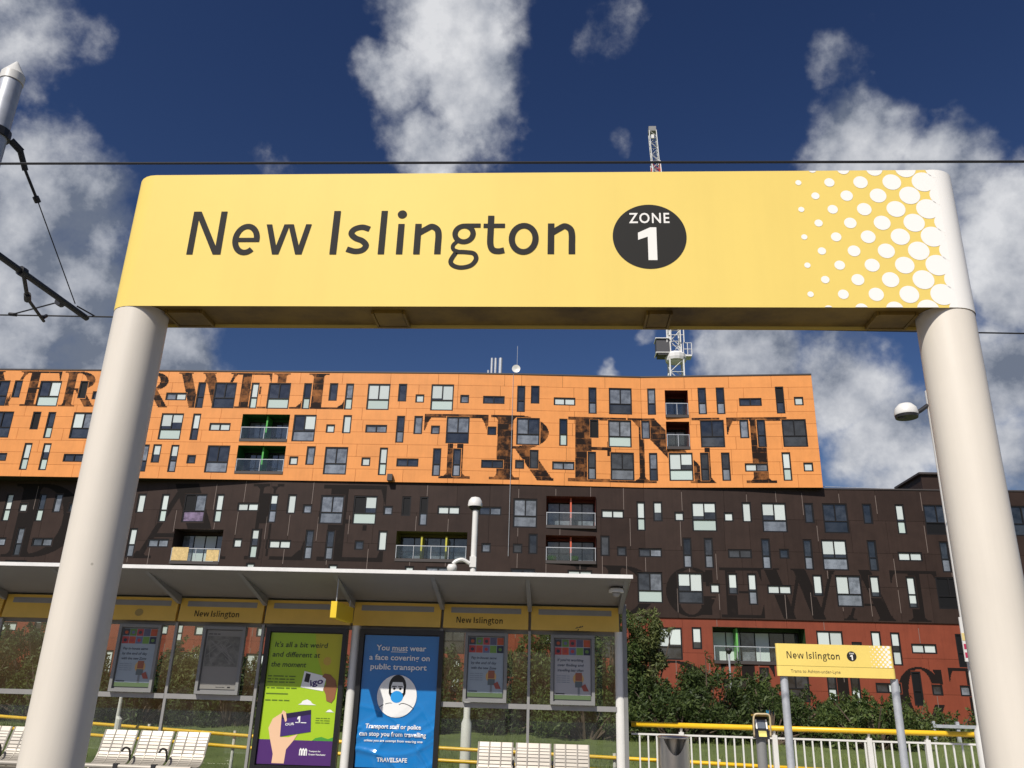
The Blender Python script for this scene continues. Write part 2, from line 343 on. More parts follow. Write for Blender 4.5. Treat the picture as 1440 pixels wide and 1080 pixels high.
# ------------------------------------------------------------------ the stacked apartment building
OR = [(-56, 61.0), (-8, 61.15), (-3, 61.3), (6.4, 61.75), (19.45, 60.9)]
BR = [(-56, 63.35), (-22, 61.22), (-3, 61.38), (6.4, 61.83), (14, 61.5), (38, 61.2)]
RD = [(x, y+.1) for x, y in BR]
def Yat(pl, X): return float(np.interp(X, [p[0] for p in pl], [p[1] for p in pl]))
bld = thing('apartment_building', 'long apartment block stacked in orange, dark brown and red bands with scattered windows', 'building', (0, 61.5, .4))
SZ = dict(L=(1.8, 2.2), T=(.64, 2.2), M=(.68, 1.5), S=(.7, .7), W=(1.7, .66))
WIN={
'O1':'L-45.59ddd M-43.98d L-41.25dbg M-38.47k S-37.25d L-34.70bbg W-30.67cb T-28.69dd L-26.74ddd T-24.32bg L-22.33ddg T-20.05dg M-17.95d T-16.65cg L-14.30bbg M-12.40d S-10.99b L-9.22bbg S-7.44c W-5.14dd T-3.00dd M-1.90d W0.41bb T2.60dc L4.78ccd T7.21cd T11.09dc T12.48dc W14.72dd T16.95kd S18.33b',
'O2':'L-44.63ddd M-41.81k T-40.56dg L-37.88bcd M-35.41d S-33.47b L-30.66bbg T-28.68bd W-26.71bb L-19.96dbc S-17.87b M-16.59b W-14.25cc T-12.36dc M-10.97c S-9.60c L-7.86ccd S-5.20d L-2.40cdc T0.33dg M2.71k L4.69ccg M6.69c L11.72ddd M14.11c T15.37dd L17.80ddd',
'O3':'W-44.30dd T-41.91bg T-40.35bg W-38.00dd T-34.81bg L-32.97ccd M-31.44b T-30.01bc S-28.57d L-26.51ddc S-20.48b M-19.20c L-17.19ccc S-14.83b T-13.50bg W-11.60dd T-9.35dc T-7.81dc W-5.08dd S-2.99d M-1.90d W0.34cc T2.52dc L4.84ddc T7.19cd L9.25bbg T11.02dd T12.57dc W14.80bc T17.01bg S18.55b',
'B1':'T-43.41bg S-42.10b T-40.61dg M-39.26c S-37.97d L-35.13ccg M-32.33b T-30.39bg L-27.92kcv T-25.95bg W-23.63bb T-21.65bc M-20.25b S-19.00c L-17.14ccc L-14.60kbg S-12.83c M-11.47k T-10.14kc W-8.24bb W-5.12dc L-2.49ccc W4.04bb T6.16bg M7.41b S8.97b L10.80bbg S12.57b M13.90b L15.88bbc M18.41d L20.29ddd M22.60d T24.92bg L27.51ddk M30.63c L33.51ddd',
'B2':'W-43.74dc T-41.80cd W-39.85dc T-37.19dd S-34.84b T-32.50bc W-30.37cc S-24.06b T-22.75bg W-20.79bb T-18.59dc T-17.01dc S-14.79d M-13.07b S-5.32c S-2.99d M-1.86d M3.45d S4.68d W6.76dc T9.45dc T10.99dc W13.21dd T15.08dc S16.36d T18.07dc L19.94bbc T22.61dd W25.21bb T27.66dc L30.39ddg',
'B3':'L-41.65ddd W-37.60bb T-34.07bg W-29.86bd S-24.24d M-22.82b S-20.97d W-18.49bb M-16.59b S-15.04c W-13.26bb M-10.91b L-8.80ccd L-2.56ddd L1.59bbg S4.73d L6.67dcg L9.54bbd S11.28b M12.56b T13.93bc W15.81bb M18.53b L20.67bcc M22.50b T25.00bb L27.62kkk T30.67dc',
'R1':'W-41.28bb T-38.74bb T-36.27bb T-33.77dd S-28.81b T-27.62bb S-26.07b S-22.71b S-21.38b L-18.09ddd L-11.39bbd L-7.49ddd T-4.24bb W-0.20bb L3.84ddd L7.92bbd M9.85b L19.01bbc S20.81d M22.16b T23.47bb W25.33bb T27.84kk M31.12b',
'R2':'L-37.67ddd T-32.68bb L-26.38cbc L-21.35bbc T-17.29dd L-11.20ddd T-7.16bb L-1.17ddd T5.78dd W12.36dd T14.34dc L16.42ddd T18.85db T20.42db W22.61db T24.53kk S25.84d S27.68c L30.59ddd',
}
ROWZ={'O1': {'L': 23.28, 'T': 23.28, 'M': 23.65, 'S': 23.17, 'W': 23.14}, 'O2': {'L': 20.62, 'T': 20.62, 'M': 20.98, 'S': 20.6, 'W': 20.63}, 'O3': {'L': 18.02, 'T': 18.02, 'M': 18.4, 'S': 17.97, 'W': 17.95}, 'B1': {'L': 14.25, 'T': 14.25, 'M': 14.61, 'S': 14.25, 'W': 14.35}, 'B2': {'L': 11.58, 'T': 11.58, 'M': 11.97, 'S': 11.6, 'W': 11.55}, 'B3': {'L': 9.05, 'T': 9.05, 'M': 9.4, 'S': 9.05, 'W': 9.05}, 'R1': {'L': 5.2, 'T': 5.2, 'M': 5.6, 'S': 5.25, 'W': 5.25}, 'R2': {'L': 2.65, 'T': 2.65, 'M': 3, 'S': 2.58, 'W': 2.62}}
BAL = [('O', -25, -21.2, 16.9, 19.15, 'green'), ('O', -25, -21.2, 19.5, 21.72, 'green'), ('O', 8.24, 10.02, 21.95, 24.18, 'crimson'), ('O', 8.24, 10.02, 19.4, 21.6, 'crimson'),
       ('B', -.92, 2.78, 13.2, 15.6, 'coral'), ('B', -.92, 2.78, 10.6, 12.65, 'coral'), ('B', -29.1, -25.3, 10.0, 12.6, 'brownish'), ('B', -12.05, -6.75, 10.5, 12.72, 'lime'), ('R', 10.95, 17.35, 3.95, 6.4, 'leaf')]
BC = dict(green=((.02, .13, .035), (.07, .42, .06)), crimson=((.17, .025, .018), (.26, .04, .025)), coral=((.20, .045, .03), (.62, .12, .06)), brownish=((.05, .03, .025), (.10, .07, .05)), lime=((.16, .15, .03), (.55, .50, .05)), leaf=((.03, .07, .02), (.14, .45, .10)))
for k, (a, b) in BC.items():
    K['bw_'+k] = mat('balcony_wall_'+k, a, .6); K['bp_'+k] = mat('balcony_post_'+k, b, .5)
PL = dict(O=OR, B=BR, R=RD)
OPEN = dict(O=[], B=[], R=[])
def frame_mesh(t):
    w, h = SZ[t]; m = MB(); f = .10; x, z = w/2, h/2
    m.box(-x, -x+f, .03, .15, -z, z).box(x-f, x, .03, .15, -z, z).box(-x+f, x-f, .03, .15, z-f, z).box(-x+f, x-f, .03, .15, -z, -z+f)
    slots = []
    if t == 'L':
        zt = -z+.40*h; m.box(-x+f, x-f, .025, .15, zt-.04, zt+.04).box(-.04, .04, .028, .15, zt+.04, z-f)
        slots = [(-x+f, -.04, zt+.04, z-f), (.04, x-f, zt+.04, z-f), (-x+f, x-f, -z+f, zt-.04)]
    elif t == 'T':
        zt = -z+.43*h; m.box(-x+f, x-f, .025, .15, zt-.035, zt+.035); slots = [(-x+f, x-f, zt+.035, z-f), (-x+f, x-f, -z+f, zt-.035)]
    elif t == 'W':
        m.box(-.045, .045, .025, .15, -z+f, z-f); slots = [(-x+f, -.045, -z+f, z-f), (.045, x-f, -z+f, z-f)]
    else: slots = [(-x+f, x-f, -z+f, z-f)]
    me = bpy.data.meshes.new('window_'+t); me.from_pydata(m.v, [], m.f); me.materials.append(K['frame'])
    ps = []
    for (a, b, c, d) in slots:
        q = MB().box(a, b, .085, .10, c, d); ps.append(q)
    return me, ps
FM = {t: frame_mesh(t) for t in 'LTMSW'}
PM = {}
def pane_mesh(t, i, code):
    if (t, i, code) not in PM:
        q = FM[t][1][i]; me = bpy.data.meshes.new('pane'); me.from_pydata(q.v, [], q.f); me.materials.append(K[code]); PM[(t, i, code)] = me
    return PM[(t, i, code)]
def blind_mesh(t, i, f):
    if (t, i, f) not in PM:
        q = FM[t][1][i]; X = [p[0] for p in q.v]; Z = [p[2] for p in q.v]; z1 = max(Z); z0 = z1-(z1-min(Z))*f
        q = MB().box(min(X)+.004, max(X)-.004, .072, .082, z0, z1-.003); me = bpy.data.meshes.new('blind'); me.from_pydata(q.v, [], q.f); me.materials.append(K['b']); PM[(t, i, f)] = me
    return PM[(t, i, f)]
rw = random.Random(11)
for row, s in WIN.items():
    pl = PL[row[0]]
    for t, x, code in re.findall(r'([LTMSW])(-?\d+\.\d+)([a-z]+)', s):
        x = float(x); z = ROWZ[row][t]; w, h = SZ[t]
        OPEN[row[0]].append((x-w/2, x+w/2, z-h/2, z+h/2))
        o = bpy.data.objects.new('window', FM[t][0]); COL.objects.link(o); o.parent = bld
        o.location = Vector((x, Yat(pl, x), z))-ORG[bld.name]
        o.rotation_euler.z = math.atan2(Yat(pl, x+.6)-Yat(pl, x-.6), 1.2)
        for i in range(len(FM[t][1])):
            cd_ = code[min(i, len(code)-1)]; part_ = cd_ == 'b' and t in 'LTM' and (t != 'L' or i < 2) and rw.random() < .42
            p = bpy.data.objects.new('pane', pane_mesh(t, i, 'd' if part_ else cd_)); COL.objects.link(p); p.parent = o
            if part_:
                p = bpy.data.objects.new('blind', blind_mesh(t, i, rw.choice((.55, .7, .8, .9)))); COL.objects.link(p); p.parent = o
def sub_rects(rects, holes):
    for (a, b, c, d) in holes:
        out = []
        for (x0, x1, z0, z1) in rects:
            if a >= x1 or b <= x0 or c >= z1 or d <= z0: out.append((x0, x1, z0, z1)); continue
            if a > x0: out.append((x0, a, z0, z1))
            if b < x1: out.append((b, x1, z0, z1))
            xa, xb = max(a, x0), min(b, x1)
            if c > z0: out.append((xa, xb, z0, c))
            if d < z1: out.append((xa, xb, d, z1))
        rects = out
    return [r for r in rects if r[1]-r[0] > .004 and r[3]-r[2] > .004]
for blk, x0, x1, z0, z1, *_ in BAL: OPEN[blk].append((x0, x1, z0, z1))
SEAM = MB()
def cladding(blk, name, xa, xb, courses, wmin, wmax, gap, seed, brk):
    pl = PL[blk]; rn = random.Random(seed)
    for c in range(len(courses)-1):
        z0, z1 = courses[c], courses[c+1]; x = xa-rn.uniform(0, wmin)
        while x < xb-.01:
            w = rn.uniform(wmin, wmax); a, b = max(x, xa), min(x+w, xb); x += w
            for k in brk:
                if a < k < b and k-a > .4: x = k; b = k
            if b-a < .05: continue
            rs = sub_rects([(a+gap, b-gap, z0+gap, z1-gap)], OPEN[blk])
            if not rs: continue
            m = MB()
            for r in rs: m.ybox(r[0], r[1], Yat(pl, r[0]), Yat(pl, r[1]), .1, r[2], r[3])
            m.build(name, {'O': 'orange', 'B': 'brown', 'R': 'red'}[blk], bld)
            if blk != 'O' and a > xa+.1 and rn.random() < .62:
                lo, hi = z0+rn.uniform(0, .8), z1-rn.uniform(0, .5)
                for r in sub_rects([(a-.018, a+.018, lo, hi)], [(p-.03, q+.03, u-.03, v+.03) for p, q, u, v in OPEN[blk]]):
                    SEAM.ybox(r[0], r[1], Yat(pl, a)-.012, Yat(pl, a)-.012, .02, r[2], r[3])
cladding('O', 'orange_panel', -56, 19.45, [16.4+.989*i for i in range(10)], 3.2, 4.2, .010, 5, [-8, -3, 6.4])
cladding('B', 'brown_panel', -56, 38, [6.95, 9.35, 11.75, 14.1, 16.4], 1.5, 3.3, .008, 6, [-22, -3, 6.4, 14])
cladding('R', 'red_panel', -56, 38, [.3, 2.3, 4.6, 6.95], 1.8, 3.6, .008, 8, [-22, -3, 6.4, 14])
SEAM.build('seam_trim', 'seam', bld, kind='stuff')  # thin added strips, coloured like joint edges catching the sun
# solid body behind the cladding, balconies cut out of its front
for blk, xa, xb, za, zb, wm in (('O', -56, 19.45, 16.4, 25.3, 'orange'), ('B', -56, 38, 6.95, 16.4, 'brown'), ('R', -56, 38, .2, 6.95, 'red')):
    pl = PL[blk]; m = MB(); xsb = sorted({xa, xb, *[p[0] for p in pl if xa < p[0] < xb]})
    for i in range(len(xsb)-1):
        for r in sub_rects([(xsb[i], xsb[i+1], za, zb)], [b[1:5] for b in BAL if b[0] == blk]):
            m.quad((r[0], Yat(pl, r[0])+.16, r[2]), (r[1], Yat(pl, r[1])+.16, r[2]), (r[1], Yat(pl, r[1])+.16, r[3]), (r[0], Yat(pl, r[0])+.16, r[3]))
    m.build('backing_wall', 'backing', bld)
    m = MB(); D = 14
    for X in (xa, xb):
        y = Yat(pl, X)
        m.quad((X, y+.02, za), (X, y+D, za), (X, y+D, zb), (X, y+.02, zb))
    m.quad((xa, Yat(pl, xa)+D, za), (xb, Yat(pl, xb)+D, za), (xb, Yat(pl, xb)+D, zb), (xa, Yat(pl, xa)+D, zb))
    m.build('end_wall', wm, bld)
    m = MB()
    for i in range(len(xsb)-1):
        a, b = xsb[i], xsb[i+1]; ya, yb = Yat(pl, a), Yat(pl, b)
        m.quad((a, ya+.02, za+.004), (a, ya+D, za+.004), (b, yb+D, za+.004), (b, yb+.02, za+.004))
        m.quad((a, ya+.05, zb-.03), (b, yb+.05, zb-.03), (b, yb+D, zb-.03), (a, ya+D, zb-.03))
    m.build('soffit_and_roof', 'cop' if blk != 'O' else 'backing', bld)
for pl, xa, xb, z in ((OR, -56, 19.45, 25.3), (BR, 19.5, 38, 16.4)):
    m = MB(); xsb = sorted({xa, xb, *[p[0] for p in pl if xa < p[0] < xb]})
    for i in range(len(xsb)-1):
        a, b = xsb[i], xsb[i+1]; m.ybox(a, b, Yat(pl, a)-.05, Yat(pl, b)-.05, .4, z+.002, z+.10)
    m.build('coping', 'cop', bld)
MB().tube([(19.7, 61.9, 16.72), (25.5, 62.1, 16.66)], .025, 6).build('roof_guard_rail', 'galv', bld)
MB().box(27.3, 33.0, 62.5, 67, 16.4, 17.9).build('rooftop_block', 'brown', bld)
MB().box(27.1, 33.2, 62.3, 67.2, 17.902, 18.05).build('rooftop_block_coping', 'cop', bld)
MB().tube([(-3.66, Yat(OR, -3.66)-.03, 25.4), (-3.66, Yat(OR, -3.66)-.03, 11.0)], .018, 6).build('lightning_cable', 'galv', bld)
# balconies
for blk, x0, x1, z0, z1, colr in BAL:
    pl = PL[blk]; yf = min(Yat(pl, x0), Yat(pl, x1))+.02; yb = yf+1.5; e_ = .003
    B = MB().box(x0+e_, x1-e_, yf-.06, yb, z0-.02, z0+.20).build('balcony', 'cop', bld)
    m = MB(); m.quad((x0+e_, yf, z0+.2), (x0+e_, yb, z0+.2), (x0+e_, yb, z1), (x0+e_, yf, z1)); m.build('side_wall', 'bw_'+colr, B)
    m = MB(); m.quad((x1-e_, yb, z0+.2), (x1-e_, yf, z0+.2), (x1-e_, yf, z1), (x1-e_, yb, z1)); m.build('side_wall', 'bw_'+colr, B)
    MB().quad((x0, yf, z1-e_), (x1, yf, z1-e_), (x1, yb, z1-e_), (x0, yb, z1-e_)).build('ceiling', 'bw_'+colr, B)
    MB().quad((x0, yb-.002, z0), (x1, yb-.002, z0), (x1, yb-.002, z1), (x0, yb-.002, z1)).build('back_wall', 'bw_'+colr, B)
    n = max(2, int(round((x1-x0)/1.0))); zt = z1-.28
    fr = MB(); xs_ = np.linspace(x0+.12, x1-.12, n+1)
    for i in range(n+1): fr.box(xs_[i]-.035, xs_[i]+.035, yb-.09, yb-.01, z0+.2, zt)
    fr.box(x0+.1, x1-.1, yb-.085, yb-.012, zt, zt+.07); fr.build('door_frame', 'frame', B)
    for i in range(n):
        MB().box(xs_[i]+.036, xs_[i+1]-.036, yb-.055, yb-.04, z0+.21, zt-.005).build('pane', rw.choice('dcccb' if blk != 'O' else 'ddcdc'), B)
    if colr in ('green', 'coral', 'lime', 'leaf'):
        for fx in ((.5,) if x1-x0 < 4.5 else ((.35, .70) if colr == 'lime' else (.27,))):
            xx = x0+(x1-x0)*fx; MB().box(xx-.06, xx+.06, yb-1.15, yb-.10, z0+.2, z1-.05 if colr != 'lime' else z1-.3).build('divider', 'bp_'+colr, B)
    zr = z0+1.12
    MB().box(x0+.02, x1-.02, yf-.005, yf+.035, zr, zr+.05).build('handrail', 'galv', B)
    nb = max(2, int((x1-x0)/1.3)); xb_ = np.linspace(x0+.05, x1-.05, nb+1)
    for i in range(nb+1): MB().box(xb_[i]-.02, xb_[i]+.02, yf, yf+.03, z0+.2, zr).build('baluster', 'galv', B)
    for i in range(nb): MB().box(xb_[i]+.03, xb_[i+1]-.03, yf+.01, yf+.02, z0+.24, zr-.02).build('balustrade_glass', 'bglass', B)
    if colr == 'brownish':
        bam = mat('bamboo_screen', (.62, .45, .20), .7, vary=.2, vscale=6)
        MB().box(x0+.1, x0+1.35, yf-.03, yf-.008, z0+.24, zr+.1).build('bamboo_screen', bam, B)
        MB().box(x1-1.05, x1-.1, yf-.03, yf-.008, z0+.24, zr-.05).build('bamboo_screen', bam, B)
    if blk == 'B' and z0 < 11 and colr == 'coral':
        gch = mat('green_chair', (.25, .55, .08), .6)
        for cx in (x0+.45, x0+2.1): MB().lathe([(.05, z0+.2), (.32, z0+.28), (.36, z0+.5), (.28, z0+.62), (.05, z0+.66)], cx, yf+.6, 12).build('pouffe', gch, B, smooth=True)
# worn giant lettering printed on the panels
def ell(u, v, cu, cv, ru, rv): return ((u-cu)/ru)**2+((v-cv)/rv)**2
def bar(u, v, a, b, c, d): return (u >= a) & (u <= b) & (v >= c) & (v <= d)
def diag(u, v, ua, va, ub, vb, w): # stroke of horizontal width w from (ua,va) to (ub,vb)
    t = (v-va)/(vb-va); return (t >= 0) & (t <= 1) & (abs(u-(ua+(ub-ua)*t)) <= w/2)
def serif(u, v, a, b, top, h=.035, ext=.12):
    z = (v >= 1-h) if top else (v <= h); d = (1-v) if top else v
    fl = np.maximum(0, .10-d)**2*ext/.010
    return (z & (u >= a-ext) & (u <= b+ext)) | ((d < .10) & (u >= a-fl) & (u <= b+fl))
def glyph(ch, u, v):
    if ch == 'I': return bar(u, v, .3, .7, 0, 1) | serif(u, v, .3, .7, 0, ext=.25) | serif(u, v, .3, .7, 1, ext=.25)
    if ch == 'T': return bar(u, v, .39, .63, 0, 1) | bar(u, v, 0, 1, .945, 1) | serif(u, v, .39, .63, 0) | ((v > .74) & (u < .10-(1-v)*.32)) | ((v > .74) & (u > .90+(1-v)*.32))| ((v>.86)&((u<.14-(1-v)*.6)|(u>.86+(1-v)*.6)))
    if ch == 'L': return bar(u, v, .16, .42, 0, 1) | serif(u, v, .16, .42, 1) | bar(u, v, .04, .95, 0, .045) | ((v < .30) & (u > .98-(.30-v)*.35) & (u <= 1)) | ((v < .13) & (u > .9-(.13-v)*1.2) & (u < 1))
    if ch == 'E': return bar(u, v, .14, .40, 0, 1) | bar(u, v, .02, .95, .95, 1) | bar(u, v, .02, .98, 0, .05) | bar(u, v, .4, .68, .485, .535) | bar(u, v, .66, .72, .40, .62) | ((v > .74) & (u > .97-(v-.74)*.35) & (u <= .98)) | ((v < .28) & (u > 1-(.28-v)*.38) & (u <= 1))
    if ch in 'RD':
        st = bar(u, v, .13, .36, 0, 1) | serif(u, v, .13, .36, 0, ext=.11) | serif(u, v, .13, .36, 1, ext=.11)
        if ch == 'D': return st | ((u > .34) & (ell(u, v, .40, .5, .58, .5) <= 1) & (ell(u, v, .36, .5, .38, .455) >= 1))
        return st | ((u > .34) & (ell(u, v, .44, .735, .46, .265) <= 1) & (ell(u, v, .40, .735, .27, .222) >= 1)) | diag(u, v, .50, .5, .86, 0, .24) | serif(u, v, .80, .92, 0, ext=.06)
    if ch == 'N': return bar(u, v, .12, .18, 0, 1) | bar(u, v, .82, .88, 0, 1) | diag(u, v, .16, 1, .80, 0, .26) | serif(u, v, .12, .18, 0) | serif(u, v, .12, .18, 1) | serif(u, v, .82, .88, 1)
    if ch == 'V': return diag(u, v, .18, 1, .52, 0, .24) | diag(u, v, .86, 1, .54, 0, .07) | serif(u, v, .1, .28, 1, ext=.08) | serif(u, v, .83, .89, 1, ext=.1)
    if ch == 'W': return diag(u, v, .12, 1, .33, 0, .16) | diag(u, v, .50, 1, .34, 0, .045) | diag(u, v, .50, 1, .71, 0, .16) | diag(u, v, .92, 1, .72, 0, .045) | serif(u, v, .06, .18, 1, ext=.06) | serif(u, v, .44, .56, 1, ext=.05) | serif(u, v, .90, .94, 1, ext=.06)
    if ch == 'A': return diag(u, v, .48, 1, .13, 0, .06) | diag(u, v, .50, 1, .83, 0, .24) | bar(u, v, .25, .68, .28, .33) | serif(u, v, .10, .16, 0, ext=.1) | serif(u, v, .72, .94, 0, ext=.06)
    ring = (ell(u, v, .5, .5, .5, .5) <= 1) & (ell(u, v, .5, .5, .27, .46) >= 1)
    if ch == 'O': return ring
    if ch == 'C': return (ring & ~((u > .62) & (v > .30) & (v < .70))) | ((u > .80) & (u < .98) & (v > .60) & (v < .96) & (u > .98-(v-.58)*.5))
    if ch == 'G': return (ring & ~((u > .62) & (v > .36) & (v < .70))) | bar(u, v, .70, .92, .05, .40) | bar(u, v, .60, 1, .38, .42) | ((u > .82) & (u < .96) & (v > .62) & (v < .95))
    return np.zeros_like(u, bool)
def letter(blk, ch, x0, x1, z0, z1, m):
    pl = PL[blk]; c = .05; nx, nz = int((x1-x0)/c), int((z1-z0)/c)
    U, V = np.meshgrid((np.arange(nx)+.5)/nx, (np.arange(nz)+.5)/nz); G = glyph(ch, U, V)
    for (a, b, p, q) in OPEN[blk]:
        i0, i1 = int(math.floor((a-.01-x0)/c)), int(math.ceil((b+.01-x0)/c)); j0, j1 = int(math.floor((p-.01-z0)/c)), int(math.ceil((q+.01-z0)/c))
        if i1 > 0 and j1 > 0 and i0 < nx and j0 < nz: G[max(j0, 0):max(j1, 0), max(i0, 0):max(i1, 0)] = False
    B = MB()
    for j in range(nz):
        i = 0
        while i < nx:
            if G[j, i]:
                k = i
                while k < nx and G[j, k] and k-i < 24: k += 1
                a, b = x0+i*c, x0+k*c; za, zb_ = z0+j*c, z0+(j+1)*c
                B.quad((a, Yat(pl, a)-.006, za), (b, Yat(pl, b)-.006, za), (b, Yat(pl, b)-.006, zb_), (a, Yat(pl, a)-.006, zb_)); i = k
            else: i += 1
    if B.f: B.build('printed_letter', m, bld)
for ch, a, b in (('V', -46.62, -43.0), ('E', -43.51, -40.42), ('R', -40.3, -37.28), ('I', -36.6, -34.9), ('R', -34.16, -31.17), ('W', -30.75, -25.6), ('E', -25.86, -22.97), ('L', -23.02, -20.31), ('L', -20.2, -16.9)): letter('O', ch, a, b, 22.2, 25.2, 'ink_o')
for ch, a, b in (('T', -10.5, -5.5), ('R', -5.4, -.3), ('E', .6, 5.3), ('N', 5.3, 12.3), ('T', 12.8, 17.3)): letter('O', ch, a, b, 16.75, 21.95, 'ink_o')
for ch, a, b in (('D', -43.2, -36.9), ('A', -32.8, -24.8), ('L', -23.6, -18.8), ('E', -18.0, -12.9)): letter('B', ch, a, b, 10.4, 16.2, 'ink_b')
for ch, a, b in (('I', .8, 2.6), ('D', 3.1, 7.2), ('G', 7.8, 11.3), ('E', 11.6, 14.7), ('W', 14.6, 20.0), ('A', 20.1, 23.7), ('T', 23.6, 26.9)): letter('B', ch, a, b, 7.05, 10.55, 'ink_b')
for ch, a, b in (('A', -29.2, -25.6), ('O', 5.7, 10.7), ('T', 11.4, 15.1), ('I', 18.0, 20.8), ('C', 23.2, 26.3), ('T', 26.7, 29.6)): letter('R', ch, a, b, .6, 4.1, 'ink_r')
# things on the roof
fl = thing('boiler_flues', 'cluster of thin steel flue pipes standing on the orange block roof', 'flue', (-5, 61.9, 25.38))
for dx, h, r in ((-.45, 1.6, .10), (-.15, 1.6, .10), (.25, 1.6, .15), (-.72, .55, .08), (-.9, .3, .07)):
    MB().tube([(-5+dx, 61.8, 25.3), (-5+dx, 61.8, 25.3+h)], r, 10).build('flue', 'galv', fl, smooth=True, auto=40)
ds = thing('satellite_dish', 'round white satellite dish at the orange roof edge', 'dish', (-3.45, 61.25, 25.42))
m = MB()
for i in range(6):
    for k in range(20):
        r = .33*i/5; th = 2*math.pi*k/20; m.v.append((-3.45+r*math.cos(th), 61.2+(.33-r)*.25*1.0+0, 25.78+r*math.sin(th)))
for i in range(5):
    for k in range(20): a = i*20+k; b = i*20+(k+1) % 20; m.f.append((a, b, b+20, a+20))
m.build('reflector', 'white', ds, smooth=True)
MB().tube([(-3.45, 61.3, 25.4), (-3.45, 61.3, 25.78)], .03, 6).build('bracket', 'galv', ds)
an = MB().tube([(-3.4, 61.6, 25.3), (-3.4, 61.6, 27.9)], .018, 6).build('aerial_mast', 'galv', loc=(-3.4, 61.6, 25.3))
tag(an, 'thin whip aerial rising above the satellite dish', 'aerial')
vb = MB().box(-13.0, -12.62, 60.75, 61.1, 16.45, 16.95).build('vent_box', 'cop', loc=(-12.8, 61, 16.5))
tag(vb, 'small dark box fixed at the lower edge of the orange facade', 'vent')
# ------------------------------------------------------------------ tower crane behind the building
cr_ = thing('tower_crane', 'white lattice tower crane with raised jib behind the orange block', 'crane', (17.2, 115, .4))
K['crane'] = mat('crane_white', (.74, .74, .72), .5); K['crane_red'] = mat('crane_red', (.60, .05, .035), .5); K['crane_dk'] = mat('crane_dark', (.06, .06, .065), .5)
def lattice(m, p, q, w, n, r=.07, side=Vector((1, 0, 0))):
    p, q = Vector(p), Vector(q); t = (q-p).normalized(); u = (side-t*side.dot(t)).normalized(); v = t.cross(u)
    cs = [(u*a+v*b)*w/2 for a, b in ((-1, -1), (1, -1), (1, 1), (-1, 1))]
    for c in cs: m.tube([p+c, q+c], r, 5)
    for i in range(n):
        a = p+(q-p)*(i/n); b = p+(q-p)*((i+1)/n)
        for k in range(4):
            c1, c2 = cs[k], cs[(k+1) % 4]
            m.tube([a+c1, b+c2] if (i+k) % 2 else [a+c2, b+c1], r*.55, 4, False); m.tube([b+c1, b+c2], r*.55, 4, False)
m = MB(); lattice(m, (17.2, 115, .4), (17.2, 115, 48.3), 2.0, 24, .13); m.build('mast', 'crane', cr_)
m = MB(); m.lathe([(1.5, 48.3), (1.6, 48.7), (1.6, 49.2), (1.2, 49.6)], 17.2, 115, 14); m.build('slewing_ring', 'crane', cr_)
m = MB(); lattice(m, (17.2, 115, 49.5), (17.0, 115, 56.5), 1.6, 4, .12); m.build('tower_head', 'crane', cr_)
m = MB(); m.box(14.3, 16.2, 114, 115.8, 49.4, 51.6); m.box(14.5, 16.0, 113.9, 115.9, 49.0, 49.4); cabo = m.build('cab', 'crane_dk', cr_)
m = MB()
for x in (14.25, 16.2):
    for z in (49.3, 51.6): m.tube([(x, 113.8, z), (x, 116, z)], .1, 5)
for z in (49.3, 51.6): m.tube([(14.25, 113.85, z), (16.2, 113.85, z)], .1, 5)
m.build('cab_rim', 'crane', cabo)
m = MB(); m.box(16.0, 19.5, 114.2, 115.8, 48.9, 49.15)
for x in (18.3, 18.9, 19.5): m.tube([(x, 114.2, 49.1), (x, 114.2, 51)], .06, 5)
m.tube([(18.3, 114.2, 51), (19.5, 114.2, 51)], .06, 5).tube([(18.3, 114.2, 50), (19.5, 114.2, 50)], .06, 5); m.build('walkway', 'crane', cr_)
m = MB()
for x in (15.9, 16.5, 17.9, 18.4): m.tube([(x, 114.0, 51.0), (x, 114, 54.2)], .09, 5)
for z in (52.2, 53.2, 54.2): m.tube([(15.9, 114, z), (18.4, 114, z)], .06, 5)
m.build('upper_platform', 'crane', cr_)
m = MB(); lattice(m, (17.1, 115, 54.5), (15.35, 115, 83.2), 1.35, 20, .11); m.build('jib_lower_section', 'crane', cr_)
m = MB(); lattice(m, (15.40, 115, 81.2), (15.36, 115, 82.8), 1.30, 1, .09); m.build('red_jib_section', 'crane_red', cr_)
m = MB(); lattice(m, (15.35, 115, 83.2), (15.05, 115, 89.3), 1.15, 5, .075); m.build('jib_tip', 'crane', cr_)
m = MB(); m.box(14.4, 15.6, 114.4, 115.6, 89.2, 90.1); m.build('jib_head', 'midgrey', cr_)
m = MB(); m.box(14.75, 15.2, 114.2, 114.5, 87.6, 88.3); m.build('jib_lamp', 'crane', cr_)

# ------------------------------------------------------------------ station name sign on the near platform
SG = thing('station_name_sign', 'large yellow New Islington sign board on two cream posts in the foreground', 'sign', (-.084, 2.28, 0))
XL, XR, YC, RS, Z0, Z1 = -1.30, 1.132, 2.28, .08, 2.665, 3.13
YF = YC-RS
def stadium(xl, xr, yc, r, n=14):
    p = [(xr+r*math.sin(t), yc-r*math.cos(t)) for t in np.linspace(0, math.pi, n)]
    return p+[(xl-r*math.sin(t), yc+r*math.cos(t)) for t in np.linspace(0, math.pi, n)]
def shell(m, pts, z0, z1, closed=True, bev=.004):
    n = len(pts); b = len(m.v); m.v += [(x, y, z0) for x, y in pts]+[(x, y, z1) for x, y in pts]
    for i in range(n if closed else n-1): j = (i+1) % n; m.f.append((b+i, b+j, b+n+j, b+n+i))
    if closed: m.f.append(tuple(b+n+i for i in range(n)))
    return m
st = stadium(XL, XR, YC, RS)
b_ = shell(MB(), st, Z0, Z1).build('sign_board', 'yellow', SG, smooth=True, auto=35)
